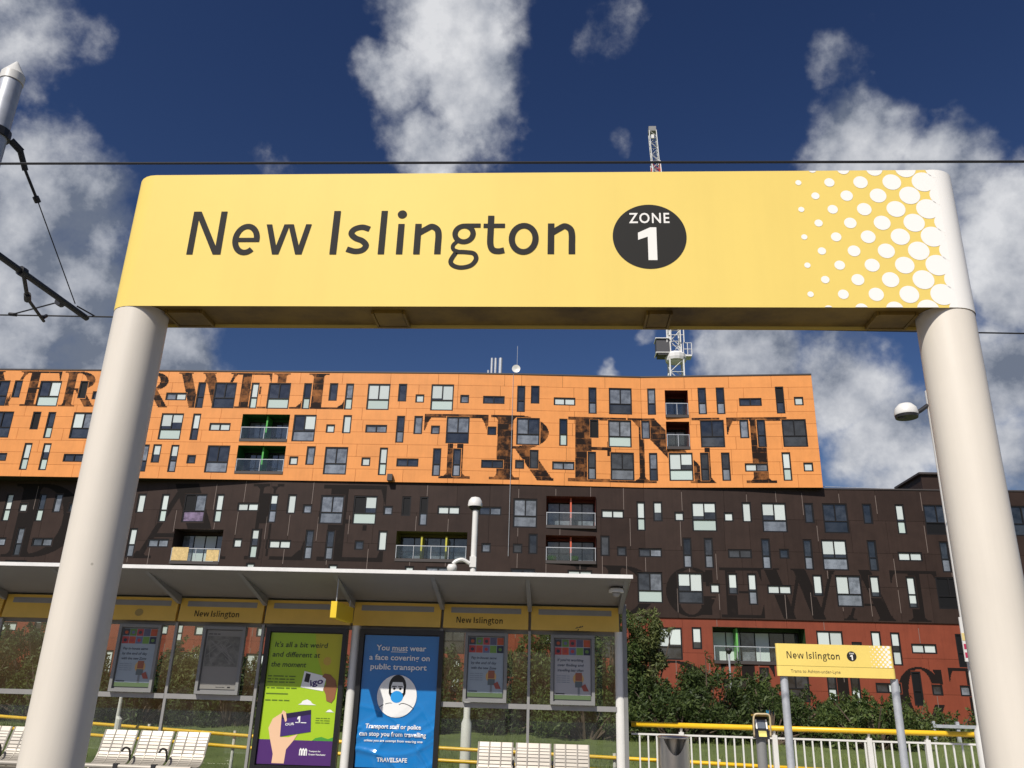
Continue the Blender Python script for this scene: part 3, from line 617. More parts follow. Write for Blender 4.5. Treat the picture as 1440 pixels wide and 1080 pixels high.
MB().poly([(x, y, Z0+.012) for x, y in stadium(XL, XR, YC, RS-.002)][::-1]).build('underside', 'under', SG)
# white end wrap
K['wwrap'] = mat('white_wrap', (.92, .90, .845), .4, spec=.3, speck=.25)
arc = [(1.118, YF-.0006)]+[(XR+(RS+.0006)*math.sin(t), YC-(RS+.0006)*math.cos(t)) for t in np.linspace(0, math.pi, 20)]+[(1.0, YC+RS+.0006)]
shell(MB(), arc, Z0+.0005, Z1+.0004, False).build('white_end_wrap', 'wwrap', SG, smooth=True, auto=35)
DOT = MB(); nd_ = 0
for k in range(0, 10):
    r = min(.009+.0031*k, .0345); x = .725+.0465*k
    for j in range(-1, 12):
        if (j+k) % 2: continue
        z = 3.087-.0475*j+.0*k
        if z+r < Z0+.003 or z-r > Z1-.001: continue
        d = MB().disc(x, z, r, YF-.0007-.00004*((k+j) % 3), 28, lim=(0, 1.135, Z0+.0008, Z1-.0006)); d.build('halftone_dot', 'wwrap', SG)
# lettering
def ellp(cx, cy, rx, ry, a0, a1, n=22): return [(cx+rx*math.cos(R_(a)), cy+ry*math.sin(R_(a))) for a in np.linspace(a0, a1, n)]
def crom(P, n=7):
    P = [np.array(p, float) for p in P]; P = [2*P[0]-P[1]]+P+[2*P[-1]-P[-2]]; out = []
    for i in range(1, len(P)-2):
        for t in np.linspace(0, 1, n, endpoint=False):
            a, b, c, d = P[i-1:i+3]; out.append(tuple(.5*((2*b)+(c-a)*t+(2*a-5*b+4*c-d)*t*t+(3*b-a-3*c+d)*t**3)))
    out.append(tuple(P[-2])); return out
def name_strokes():
    w = .0198; h = .153; x = .106; S = []                         # (polyline, width, closed) or polygon
    def rect(a, b, c, d): S.append(('p', [(a, c), (b, c), (b, d), (a, d)]))
    rect(0, w, 0, h); rect(.108-w, .108, 0, h); S.append(('p', [(w*.2, h), (w*1.25, h), (.108-w*.2, 0), (.108-w*1.25, 0)]))       # N
    S.append(('s', ellp(.181, .053, .0435-w/2, .056-w/2, -2, 312, 30), w*.93, 0)); rect(.146, .2235, .044, .044+w*.72)           # e
    for a, b, up in ((.239, .2745, 0), (.2745, .3105, 1), (.3105, .3465, 0), (.3465, .382, 1)):                                   # w
        hw = w*.45
        if up: S.append(('p', [(a-hw+.006, 0), (a+hw+.006, 0), (b+hw-.006*(b < .35)-hw*(b > .35), x), (b-hw-.006*(b < .35)-hw*(b > .35), x)]))
        else: S.append(('p', [(a-hw+.006*(a > .3)+hw*(a < .25), x), (a+hw+.006*(a > .3)+hw*(a < .25), x), (b+hw+.004, 0), (b-hw+.004, 0)]))
    rect(.448, .448+w*1.06, 0, h)                                                                                                 # I
    a, W_ = .497, .074
    S.append(('s', crom([(a+W_*.92, x-.018), (a+W_*.60, x-.011), (a+W_*.28, x-.018), (a+W_*.17, x-.034), (a+W_*.36, x*.535), (a+W_*.66, x*.44), (a+W_*.83, .031), (a+W_*.70, .015), (a+W_*.40, .0105), (a+W_*.04, .018)]), w*.95, 0))
    rect(.597, .597+w, 0, h)                                                                                                      # l
    rect(.653, .653+w, 0, x); S.append(('d', (.653+w*.5, h-.013, .0145)))                                                          # i
    for a, W_ in ((.706, .084), (1.114, .083)):                                                                                   # n
        rect(a, a+w, 0, x); S.append(('s', crom([(a+w*.7, x*.70), (a+W_*.42, x-.018), (a+W_*.62, x-w*.48), (a+W_*.82, x-.020), (a+W_-w/2, x*.62), (a+W_-w/2, x*.3), (a+W_-w/2, 0)]), w, 0))
    a, W_ = .816, .092                                                                                                            # g
    S.append(('s', ellp(a+W_*.46, .0705, .036-w*.42, .0355-w*.40, 0, 360, 30)[:-1], w*.84, 1))
    S.append(('p', [(a+W_*.55, .1065-w*.72), (a+W_, .1065-w*.72), (a+W_, .1065), (a+W_*.50, .1065)]))
    S.append(('s', crom([(a+W_*.26, .046), (a+W_*.12, .031), (a+W_*.14, .016), (a+W_*.34, .008)]), w*.62, 0))
    S.append(('s', crom([(a+W_*.22, .008), (a+W_*.55, .007), (a+W_*.82, .002), (a+W_*.90, -.017), (a+W_*.74, -.038), (a+W_*.42, -.0455), (a+W_*.15, -.038), (a+W_*.07, -.022), (a+W_*.22, .006)]), w*.72, 0))
    a, W_ = .917, .066                                                                                                            # t
    S.append(('p', [(a, x-w*.76), (a+W_, x-w*.76), (a+W_, x), (a, x)]))
    S.append(('s', crom([(a+W_*.34, .134), (a+W_*.34, .08), (a+W_*.35, .035), (a+W_*.48, .0145), (a+W_*.74, .010), (a+W_*1.0, .0135)]), w*.98, 0))
    S.append(('s', ellp(1.041, .053, .046-w/2, .0555-w/2, 0, 360, 34)[:-1], w*.95, 1))                                             # o
    return S
NS = name_strokes()
def put_name(m, x0, zb, sc, Y, step=.00012, sz=1.0, lo=-9, hi=9):
    for i, s in enumerate(NS):
        c_ = s[1][0] if s[0] == 'd' else np.mean([p[0] for p in s[1]])
        if not lo <= c_ < hi: continue
        y = Y-step*(i % 5); T = lambda p: (x0+p[0]*sc, zb+p[1]*sc*sz)
        if s[0] == 'p':
            m.poly([(T(p)[0], y, T(p)[1]) for p in s[1]])
        elif s[0] == 'd': m.disc(*T(s[1][:2]), s[1][2]*sc, y, 20)
        else: m.stroke([T(p) for p in s[1]], s[2]*sc, y-step*.4, bool(s[3]))
for lo, hi in ((-1, .12), (.12, .23), (.23, .4), (.4, .485), (.485, .585), (.585, .64), (.64, .695), (.695, .80), (.80, .912), (.912, .99), (.99, 1.10), (1.10, 1.3)):
    m = MB(); put_name(m, -1.153, 2.84, 1.0, YF-.0010, lo=lo, hi=hi); m.build('letter', 'ink', SG)
zd = MB().disc(.2675, 2.9005, .1105, YF-.0008, 64).build('zone_disc', 'ink', SG)
m = MB(); put_text(m, 'ZONE', .207, .329, 2.9465, .0345, YF-.0014, bold=.014); m.build('zone_word', 'wprint', zd)
m = MB(); m.poly([(.262, YF-.0014, 2.819), (.2885, YF-.0014, 2.819), (.2885, YF-.0014, 2.931), (.270, YF-.0014, 2.931), (.2330, YF-.0014, 2.9125), (.2330, YF-.0014, 2.888), (.262, YF-.0014, 2.899)]); m.build('zone_number', 'wprint', zd)
for X in (XL, XR):
    m = MB(); m.lathe([(.0785, 0), (.0785, Z0+.011)], X, YC, 48); m.build('post', 'cream', SG, smooth=True, auto=40)
for X, s_ in ((-1.155, .10), (-.52, .085), (.295, .06), (.985, .10)):
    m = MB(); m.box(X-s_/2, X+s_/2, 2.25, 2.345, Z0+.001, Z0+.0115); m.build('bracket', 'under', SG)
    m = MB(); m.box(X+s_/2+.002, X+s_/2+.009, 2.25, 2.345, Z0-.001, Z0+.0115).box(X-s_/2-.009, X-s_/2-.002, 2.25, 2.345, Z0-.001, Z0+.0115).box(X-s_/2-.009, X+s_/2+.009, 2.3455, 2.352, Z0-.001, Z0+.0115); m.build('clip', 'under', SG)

# ------------------------------------------------------------------ overhead line: pole, arm, wires
op = thing('overhead_line_pole', 'grey tubular pole with white conical cap and wire arm at upper left', 'pole', (-5.38, 6.3, -.95))
m = MB(); m.lathe([(.125, -.95), (.115, 3), (.1, 7.05)], -5.38, 6.3, 20); m.build('pole', 'galv', op, smooth=True, auto=40)
m = MB(); m.lathe([(.107, 7.06), (.107, 7.15), (.012, 7.31)], -5.38, 6.3, 20); m.build('cap', 'white', op, smooth=True, auto=30)
m = MB(); m.lathe([(.125, 6.42), (.125, 6.50)], -5.38, 6.3, 16); m.tube([(-5.30, 6.4, 6.46), (-5.24, 6.5, 6.40)], .035, 8); m.build('collar', 'dkmetal', op)
m = MB(); m.tube([(-5.30, 6.32, 5.33), (-5.19, 8.02, 5.33)], .032, 10)
for y in (6.95, 7.62): m.tube([(-5.26, y-.03, 5.33), (-5.25, y+.03, 5.33)], .05, 10)
m.build('arm', 'dkmetal', op, smooth=True, auto=40)
m = MB(); m.tube([(-5.25, 6.49, 6.41), (-5.245, 6.62, 6.27)], .028, 8).tube([(-5.245, 6.62, 6.27), (-5.235, 6.86, 6.1)], .014, 8).tube([(-5.24, 6.84, 6.115), (-5.235, 6.89, 6.08)], .03, 8).tube([(-5.235, 6.88, 6.09), (-5.20, 7.78, 5.39)], .006, 6); m.build('stay_wire', 'wire', op)
m = MB(); m.tube([(-5.25, 6.98, 5.30), (-5.40, 7.3, 5.24)], .02, 8).tube([(-5.38, 7.27, 5.245), (-5.43, 7.36, 5.225)], .034, 8).tube([(-5.42, 7.35, 5.23), (-5.62, 7.95, 5.26)], .016, 8).tube([(-5.60, 7.90, 5.28), (-5.62, 7.97, 5.335)], .02, 8); m.build('registration_arm', 'dkmetal', op)
m = MB(); m.tube([(-5.23, 7.60, 5.33), (-6.0, 7.95, 5.34)], .008, 6).tube([(-6.03, 7.94, 5.34), (-5.95, 7.96, 5.34)], .02, 6).tube([(-5.2, 7.82, 5.38), (-5.08, 8.0, 5.34)], .008, 6); m.build('bridle_wire', 'wire', op)
for Y0, Y1, z, lab in ((5.14, 5.24, 5.3, 'upper black overhead wire passing just above the big sign'), (7.95, 8.33, 5.332, 'lower black overhead wire passing behind the big sign posts')):
    x0, x1 = -40., 40.; s0 = (Y1-Y0)/11.0; yc = (Y0+Y1)/2
    w_ = MB().tube([(x0, yc+s0*x0*.6, z), (-6, Y0, z), (4.9, Y1, z), (x1, Y1+s0*(x1-4.9)*.6, z)], .0095 if z < 5.31 else .0085, 6).build('overhead_wire', 'wire', loc=(0, yc, z))
    tag(w_, lab, 'wire')

# ------------------------------------------------------------------ far platform shelter
SH = thing('tram_shelter', 'long open tram shelter with sloping roof and yellow fascia on the far platform', 'shelter', (-4, 13, 0))
BX = [-11.5, -10.1, -8.67, -7.24, -5.86, -4.50, -3.13, -1.75, -.42, .94]
YB, YR = 13.0, 11.6
zr0, zr1 = 2.86, 3.10
K['roofedge'] = mat('roof_edge_white', (.80, .79, .76), .45, vary=.06, vscale=5, streak=.03)
m = MB().prism([(YR, zr1), (YB+.5, zr0-.06), (YB+.5, zr0-.01), (YR, zr1+.05)], -11.6, 1.0); m.build('roof_sheet', 'roofund', SH)
MB().box(-11.6, 1.02, YR-.04, YR, zr1+.006, zr1+.056).build('roof_front_edge', 'roofedge', SH)
for i, x in enumerate(BX[1:]):
    m = MB().prism([(YR+.06, zr1-.005), (YB-.06, zr0-.10), (YB-.06, zr0+.02), (YR+.06, zr1+.0)], x-.03, x+.03); m.build('roof_rib', 'midgrey', SH)
for i in range(len(BX)-1):
    a, b = BX[i]+.022, BX[i+1]-.022; zt, zb = zr0-.012, 2.50
    m = MB(); m.v += [(a, YB-.075, zb), (b, YB-.075, zb), (b, YB-.02, zt), (a, YB-.02, zt), (a, YB+.03, zb), (b, YB+.03, zb), (b, YB+.03, zt), (a, YB+.03, zt)]
    m.f += [(0, 1, 2, 3), (4, 7, 6, 5), (0, 4, 5, 1), (3, 2, 6, 7), (0, 3, 7, 4), (1, 5, 6, 2)]
    fp = m.build('fascia_panel', 'yellow2', SH)
    g_ = MB(); f_ = lambda z: YB-.075+(z-zb)/(zt-zb)*.055
    z_a, z_b = zt-.125, zt-.045
    g_.v += [(a+.11, f_(z_a)-.004, z_a), (b-.11, f_(z_a)-.004, z_a), (b-.11, f_(z_b)-.004, z_b), (a+.11, f_(z_b)-.004, z_b)]; g_.f.append((0, 1, 2, 3)); g_.build('lighting_slot', 'grey', fp)
    if i in (4, 7):
        t = MB(); put_name(t, 0, 0, .70/1.197, 0, .0008, 1.0)
        xo = a+(.25 if i == 4 else .20); zo = 2.575
        t.v = [(xo+p[0], f_(zo+p[2])-.004+p[1], zo+p[2]) for p in t.v]; t.build('name_lettering', 'ink', fp)
    if i == 3: MB().poly([((a+b)/2+.08+.065*math.cos(q_), f_(2.615+.055*math.sin(q_))-.004, 2.615+.055*math.sin(q_)) for q_ in np.linspace(0, 2*math.pi, 24, endpoint=False)]).build('round_emblem', mat('faded_emblem', (.42, .30, .10), .6), fp)
    if i == 8:
        t = MB()
        for (u, v_, r_) in ((.0, .0, .022), (.045, .012, .028), (.08, .02, .02), (.02, -.03, .018)): t.poly([(a+.68+u-r_, f_(2.54+v_)-.003, 2.54+v_-.012), (a+.68+u+r_, f_(2.54+v_)-.003, 2.54+v_-.002), (a+.68+u+r_*.6, f_(2.555+v_)-.003, 2.556+v_)])
        t.build('sticker_remains', 'black', fp)
MB().box(BX[0], BX[-1], YB+.032, YB+.09, 2.44, 2.86).build('fascia_backing', 'midgrey', SH)
# columns, mullions, rails, glass
for x in (-11.4, -7.05, -3.06, .925):
    m = MB(); m.lathe([(.072, 0), (.072, 2.5)], x, YB+.02, 24); m.build('column', 'white', SH, smooth=True, auto=40)
MB().box(.97, 1.03, YB-.05, YB+.1, 0, 2.9).build('end_frame', 'midgrey', SH)
gl = [(BX[i], BX[i+1]) for i in range(len(BX)-1)]
for i, (a, b) in enumerate(gl):
    if i in (5, 6): continue
    MB().box(a+.02, b-.02, YB-.03, YB+.04, 1.385, 1.455).build('glazing_rail', 'grey', SH)
    MB().box(a+.03, b-.03, YB, YB+.012, 1.46, 2.44).build('glass_pane', 'glass', SH)
    MB().box(a+.03, b-.03, YB, YB+.012, .25, 1.38).build('glass_pane', 'glass', SH)
for x in BX[1:-1]:
    if x in (-3.13,): continue
    MB().box(x-.02, x+.02, YB-.025, YB+.03, 0, 2.48).build('mullion', 'grey', SH)
# hanging sign and dome camera
hsn = thing('hanging_sign', 'small bright yellow hanging sign under the shelter roof', 'sign', (-3.11, 11.75, 2.52))
MB().box(-3.155, -3.07, 11.75, 12.75, 2.515, 2.735).build('sign_board', mat('bright_yellow', (.86, .60, .03), .4), hsn)
MB().tube([(-3.11, 11.85, 2.735), (-3.11, 11.85, 3.06)], .008, 6).build('hanger', 'galv', hsn); MB().tube([(-3.11, 12.65, 2.735), (-3.11, 12.65, 2.93)], .008, 6).build('hanger', 'galv', hsn)
dc = thing('dome_camera', 'cream dome camera hanging under the shelter roof corner', 'camera', (.82, 12, 2.95))
MB().lathe([(.02, 3.03), (.09, 3.02), (.105, 2.99), (.105, 2.965)], .82, 12, 20).build('housing', 'white', dc, smooth=True, auto=40)
MB().lathe([(.062, 2.964), (.055, 2.93), (.03, 2.905), (.004, 2.90)], .82, 12, 20).build('dome', 'grey', dc, smooth=True)

# ------------------------------------------------------------------ posters
def pm(name, col, bump=0., rough=.35): return mat(name, col, rough, bump=bump, bscale=5.)
PC = dict(lime=pm('lime_paper', (.36, .55, .02), .10), amber=pm('amber_print', (.50, .47, .02)), orangep=pm('orange_print', (.55, .36, .05)), purple=pm('purple_print', (.075, .022, .145), .12), violet=pm('violet_card', (.055, .025, .16)), navy=pm('navy_card', (.02, .012, .05)), skin=pm('pale_hand', (.80, .52, .33)), brownhand=pm('brown_hand', (.27, .11, .05)), white=pm('paper_white', (.82, .82, .80)), dark=pm('poster_text_dark', (.03, .05, .015)), blue=pm('blue_paper', (.012, .185, .50), .05, .16), maskblue=pm('mask_blue', (.02, .30, .72)), black=pm('icon_black', (.012, .012, .014)), greentxt=pm('small_green_text', (.09, .16, .015)), teal=pm('teal_card', (.02, .16, .22)))
def case(name, label, x0, x1, z0, z1, cat='advert', grp=None, depth=.10, fm='black', fr=.07, Y=12.9):
    t = thing(name, label, cat, ((x0+x1)/2, Y, z0), grp)
    m = MB(); m.box(x0, x1, Y, Y+depth, z0, z0+fr).box(x0, x1, Y, Y+depth, z1-fr, z1).box(x0, x0+fr, Y, Y+depth, z0+fr, z1-fr).box(x1-fr, x1, Y, Y+depth, z0+fr, z1-fr).box(x0+fr, x1-fr, Y+.05, Y+depth-.002, z0+fr, z1-fr)
    m.build('case_frame', fm, t); return t
class Sheet:       # poster coordinates: u across, v down, both 0..1
    def __init__(s, t, x0, x1, z0, z1, Y): s.t, s.x0, s.x1, s.z0, s.z1, s.Y = t, x0, x1, z0, z1, Y; s.k = 0; s.D = None
    def P(s, u, v): return (s.x0+u*(s.x1-s.x0), s.Y-.0015*s.k, s.z1-v*(s.z1-s.z0))
    def W(s, m):
        if s.D: m.v = [(p[0], p[1]+s.D((p[0]-s.x0)/(s.x1-s.x0), (s.z1-p[2])/(s.z1-s.z0)), p[2]) for p in m.v]
        return m
    def poly(s, pts, m, name, k=1): s.k = k; return s.W(MB().poly([s.P(u, v) for u, v in pts][::-1])).build(name, PC.get(m, m), s.t)
    def ell(s, u, v, ru, m, name, k=1, asp=1., a0=0, a1=360):
        s.k = k; rx = ru*(s.x1-s.x0); c = s.P(u, v)
        return s.W(MB().poly([(c[0]+rx*math.cos(R_(a)), c[1], c[2]+rx*asp*math.sin(R_(a))) for a in np.linspace(a0, a1, 33)[:-1 if a1-a0 == 360 else None]])).build(name, PC.get(m, m), s.t)
    def text(s, txt, u0, u1, v, h, m, name, k=2, bold=0., rot=0., shear=0.):
        if name == 'small_print':        # too small to read in the photograph: word-long dashes
            s.k = k; t = MB(); x = 0.; L = len(txt)
            for w in txt.split(' '):
                a, b = u0+(u1-u0)*x/L, u0+(u1-u0)*(x+len(w))/L; x += len(w)+1
                t.poly([s.P(p, q) for p, q in ((a, v), (b, v), (b, v-h*.62), (a, v-h*.62))])
            o = s.W(t).build(name, PC.get(m, m), s.t); o['kind'] = 'stuff'; return o
        s.k = k; a = s.P(u0, v); b = s.P(u1, v); t = MB(); put_text(t, txt, a[0], b[0], a[2], h*(s.z1-s.z0), a[1], bold, rot, shear); return s.W(t).build(name, PC.get(m, m), s.t)
rect = lambda a, b, c, d: [(a, c), (b, c), (b, d), (a, d)]
A1 = case('poster_case', 'black framed lime green poster with a hand holding a purple card', -4.42, -3.17, .46, 2.45)
S = Sheet(A1, -4.345, -3.245, .545, 2.365, 12.94)
S.poly(rect(0, 1, 0, 1), 'lime', 'paper', 0)
S.poly([(.62, 0), (1, 0), (1, .42), (.80, .36), (.66, .16)], 'amber', 'glow_shape')
S.ell(.82, .215, .055, 'orangep', 'sun_shape', 2)
S.text("It's all a bit weird", .07, .80, .112, .040, 'dark', 'headline', 3, .008, 0, .12)
S.text('and different at', .05, .71, .190, .040, 'dark', 'headline', 3, .008, 0, .12)
S.text('the moment', .045, .53, .268, .040, 'dark', 'headline', 3, .008, 0, .12)
for i, (tx, w) in enumerate((('Not everyone is using', .38), ('but a few there is help', .37), ('using the buses as usual', .38), ('in and around the city', .41), ('greatertravel.com', .30), ('Call 0161 244 1000', .33))):
    S.text(tx, .025, .025+w, (.345, .368, .391, .436, .480, .530)[i], .013, 'greentxt', 'small_print', 3, .01)
S.poly([(.52, .296), (.83, .335), (.80, .448), (.49, .422)], 'white', 'bus_card', 3)
S.poly([(.545, .312), (.61, .320), (.595, .385), (.53, .377)], 'black', 'card_photo', 4)
S.text('igo', .62, .80, .41, .044, 'violet', 'card_lettering', 4, .03, .22)
S.poly([(.77, .335), (.80, .312), (.88, .318), (.96, .36), (.985, .42), (.97, .50), (.93, .535), (.86, .52), (.84, .47), (.80, .43), (.83, .40), (.83, .355)], 'brownhand', 'upper_hand', 5)
for (u, v, q) in ((.60, .555, 1.0), (.92, .605, .5)):
    S.poly([(u-.12*q, v), (u-.08*q, v-.012*q), (u-.06*q, v-.03*q), (u, v-.042*q), (u+.05*q, v-.028*q), (u+.07*q, v-.012*q), (u+.13*q, v)], 'white', 'cloud_shape', 3)
S.poly(rect(0, 1, .82, 1), 'purple', 'lower_band', 1)
S.poly([(.76, .80), (.84, .79), (.93, .805), (1, .79), (1, .819), (.72, .819)], pm('bush_print', (.06, .30, .04)), 'bush_shape', 1)
S.poly([(.21, .992), (.215, .925), (.15, .81), (.115, .735), (.16, .665), (.27, .622), (.285, .60), (.33, .615), (.35, .68), (.31, .70), (.29, .80), (.40, .80), (.52, .775), (.47, .825), (.385, .89), (.375, .992)], 'skin', 'lower_hand', 3)
S.poly([(.275, .63), (.665, .591), (.69, .755), (.285, .797)], 'violet', 'travel_card', 4)
S.poly([(.275, .63), (.665, .591), (.67, .625), (.278, .668)], 'navy', 'card_stripe', 5)
S.poly([(.275, .612), (.33, .618), (.355, .675), (.335, .69), (.30, .645)], 'skin', 'finger', 6)
S.text('OUR', .34, .46, .715, .018, 'white', 'card_lettering', 6, .02, .10)
S.text('xxx xxxx', .47, .62, .692, .010, 'white', 'small_print', 6)
S.poly([(.50, .645), (.53, .64), (.535, .69), (.515, .69), (.515, .665), (.49, .665)], 'white', 'card_emblem', 6)
for i in range(3): S.text(('Travel for under 18s', 'free bus travel', 'across the region')[i], .74, .93, .655+.017*i, .008, 'greentxt', 'small_print', 3)
for i in range(3): S.poly([(.565+.035*i, .930), (.565+.035*i, .888), (.58+.035*i, .874), (.60+.035*i, .888), (.60+.035*i, .930), (.588+.035*i, .930), (.588+.035*i, .893), (.578+.035*i, .893), (.578+.035*i, .930)], 'white', 'logo_arch', 3)
S.text('Transport for', .69, .85, .902, .011, 'white', 'logo_words', 3, .02); S.text('Greater Manchester', .69, .92, .926, .012, 'white', 'logo_words', 3, .02)
A2 = case('poster_case', 'black framed blue poster with a face covering icon', -2.98, -1.70, .46, 2.45)
S = Sheet(A2, -2.90, -1.775, .545, 2.365, 12.94)
# creased sheet: real folds in its lower half
cm = MB(); NX, NZ = 60, 96
def crease(u, v):
    f = min(1, max(0, v-.5)/.3)
    r1 = 1-abs(math.sin(7.0*v+2.2*u+.9*math.sin(4*u+1))); r2 = 1-abs(math.sin(10*v-5*u+1.4*math.sin(3*u)+.8)); r3 = 1-abs(math.sin(6*u+4*v+1.1*math.sin(9*v)))
    r4 = 1-abs(math.sin(19*v+6*u*u+2.5*math.sin(2.2*u+2)))
    return -f*(.030*r1**4+.026*r2**4+.014*r3**4+.012*r4**3)
S.D = crease
for j in range(NZ+1):
    for i in range(NX+1):
        u, v = i/NX, j/NZ; cm.v.append((S.x0+u*(S.x1-S.x0), S.Y+crease(u, v), S.z1-v*(S.z1-S.z0)))
for j in range(NZ):
    for i in range(NX): a = j*(NX+1)+i; cm.f.append((a, a+NX+1, a+NX+2, a+1))
cm.build('paper', PC['blue'], A2, smooth=True)
for tx, a, b, v in (('You must wear', .165, .835, .118), ('a face covering on', .08, .89, .193), ('public transport', .105, .855, .266)): S.text(tx, a, b, v, .042, 'white', 'headline', 7, .02)
S.poly(rect(.365, .58, .126, .131), 'white', 'underline', 7)
S.ell(.485, .468, .262, 'white', 'icon_circle', 7)
S.ell(.485, .395, .115, 'black', 'icon_hair', 8, 1.25); S.poly([(.372, .40), (.598, .40), (.595, .45), (.56, .485), (.41, .485), (.375, .45)], 'black', 'icon_beard', 8)
S.poly([(.40, .395), (.42, .362), (.55, .362), (.57, .395), (.565, .445), (.405, .445)], 'white', 'icon_face', 9)
for u in (.445, .525): S.ell(u, .412, .016, 'black', 'icon_eye', 10); S.poly(rect(u-.03, u+.03, .392, .399), 'black', 'icon_brow', 10)
S.ell(.485, .474, .082, 'maskblue', 'icon_mask', 10, .9)
S.poly([(.43, .505), (.54, .505), (.545, .535), (.425, .535)], 'white', 'icon_neck', 9)
S.k = 9
def arcp(pts, w, nm): m = MB(); m.stroke([(S.P(u, v)[0], S.P(u, v)[2]) for u, v in pts], w, S.Y-.0015*9.5); S.W(m).build(nm, PC['black'], A2)
arcp(crom([(.262, .555), (.32, .535), (.41, .522), (.485, .545), (.56, .522), (.65, .535), (.71, .557)]), .010, 'icon_collar')
for tx, a, b, v, h in (('Transport staff or police', .105, .83, .712, .032), ('can stop you from travelling', .035, .90, .768, .032), ('unless you are exempt from wearing one', .10, .86, .810, .017), ('TRAVELSAFE', .285, .675, .955, .030)): S.text(tx, a, b, v, h, 'white', 'lower_text', 8, .022)
CS = [('grey framed notice with colourful top behind the large cream post', -6.72, -6.06, 0), ('grey framed faded map left of the lime green poster', -5.40, -4.74, 1), ('grey framed notice with blue paper right of the blue poster', -1.38, -.74, 0), ('grey framed notice with white paper at the right end of the shelter', -.10, .55, 2)]
sq = [pm('notice_square', c, 0, .5) for c in ((.05, .05, .06), (.12, .22, .05), (.40, .06, .06), (.10, .10, .16), (.45, .09, .03), (.42, .05, .05), (.48, .08, .04), (.14, .15, .26), (.16, .30, .06), (.03, .035, .06))]
K['notice_b'] = pm('notice_paper_blue', (.30, .36, .41)); K['notice_w'] = pm('notice_paper', (.40, .40, .41)); K['map'] = pm('map_paper', (.24, .23, .21)); K['map2'] = mat('map_print', (.16, .155, .135), .6, vary=.4, vscale=9)
for lab, x0, x1, kd in CS:
    t = case('notice_case', lab, x0, x1, 1.462, 2.435, 'notice', None, .07, 'midgrey', .045, 12.9)
    S = Sheet(t, x0+.06, x1-.06, 1.535, 2.375, 12.938)
    if kd == 1:
        S.poly(rect(0, 1, 0, 1), K['map'], 'paper', 0); S.poly(rect(.03, .97, .10, .62), K['map2'], 'map_print', 1); S.text('xxxxx xxxx xxx', .05, .38, .07, .022, 'black', 'small_print', 2, .01)
        m = MB()
        for q in range(9):
            rq = random.Random(q); m.stroke(crom([(S.P(rq.uniform(.05, .95), 0)[0], S.P(0, rq.uniform(.12, .6))[2]) for _ in range(3)], 4), .008, S.Y-.003-.0002*q)
        m.build('map_roads', K['map'], t)
        S.text('Transport for Greater Manchester', .45, .70, .97, .012, 'black', 'small_print', 2); S.poly(rect(.78, .86, .955, .975), 'black', 'logo_mark', 2)
    else:
        S.poly(rect(0, 1, 0, 1), K['notice_b' if kd == 0 else 'notice_w'], 'paper', 0); n_ = 0
        for r_ in range(2):
            for c_ in range(5):
                S.poly(rect(c_*.2+.006, c_*.2+.194, r_*.135+.006, r_*.135+.129), sq[n_], 'picture_square', 1); rq = random.Random(n_)
                S.ell(c_*.2+.1, r_*.135+.07, .05, sq[(n_*3+4) % 10], 'picture_figure', 2, .9); n_ += 1
        lines = ('Pay in-house same', 'by the end of day', 'with the new Zone') if kd == 0 else ("If you're working", 'over finding and', 'travelling less often')
        for i, l in enumerate(lines): S.text(l, .08, .80, .37+.085*i, .042, pm('notice_ink', (.05, .07, .10)), 'headline', 2, .015, 0, .15)
        for i in range(4): S.text('ticket details here', .06, .42, .62+.035*i, .014, pm('notice_ink_light', (.20, .24, .28)), 'small_print', 2)
        S.poly(rect(0, 1, .93, 1), pm('notice_grass', (.10, .15, .07)), 'grass_band', 1)
        S.ell(.66, .66, .15, pm('notice_glow', (.55, .34, .12)), 'glow', 2); S.poly(rect(.58, .76, .56, .69), pm('phone_top', (.28, .09, .05)), 'machine_top', 3); S.poly(rect(.57, .77, .70, .80), pm('phone_low', (.10, .13, .14)), 'machine_base', 3); S.poly(rect(.64, .70, .80, .93), pm('machine_leg', (.18, .20, .22)), 'machine_leg', 3)
        S.poly([(.74, .78), (.85, .74), (.95, .86), (.80, .86)], pm('red_sleeve', (.30, .07, .05)), 'hand_shape', 4); S.text('xxxxxxxxx', .03, .28, .915, .022, 'black', 'small_print', 3, .02)

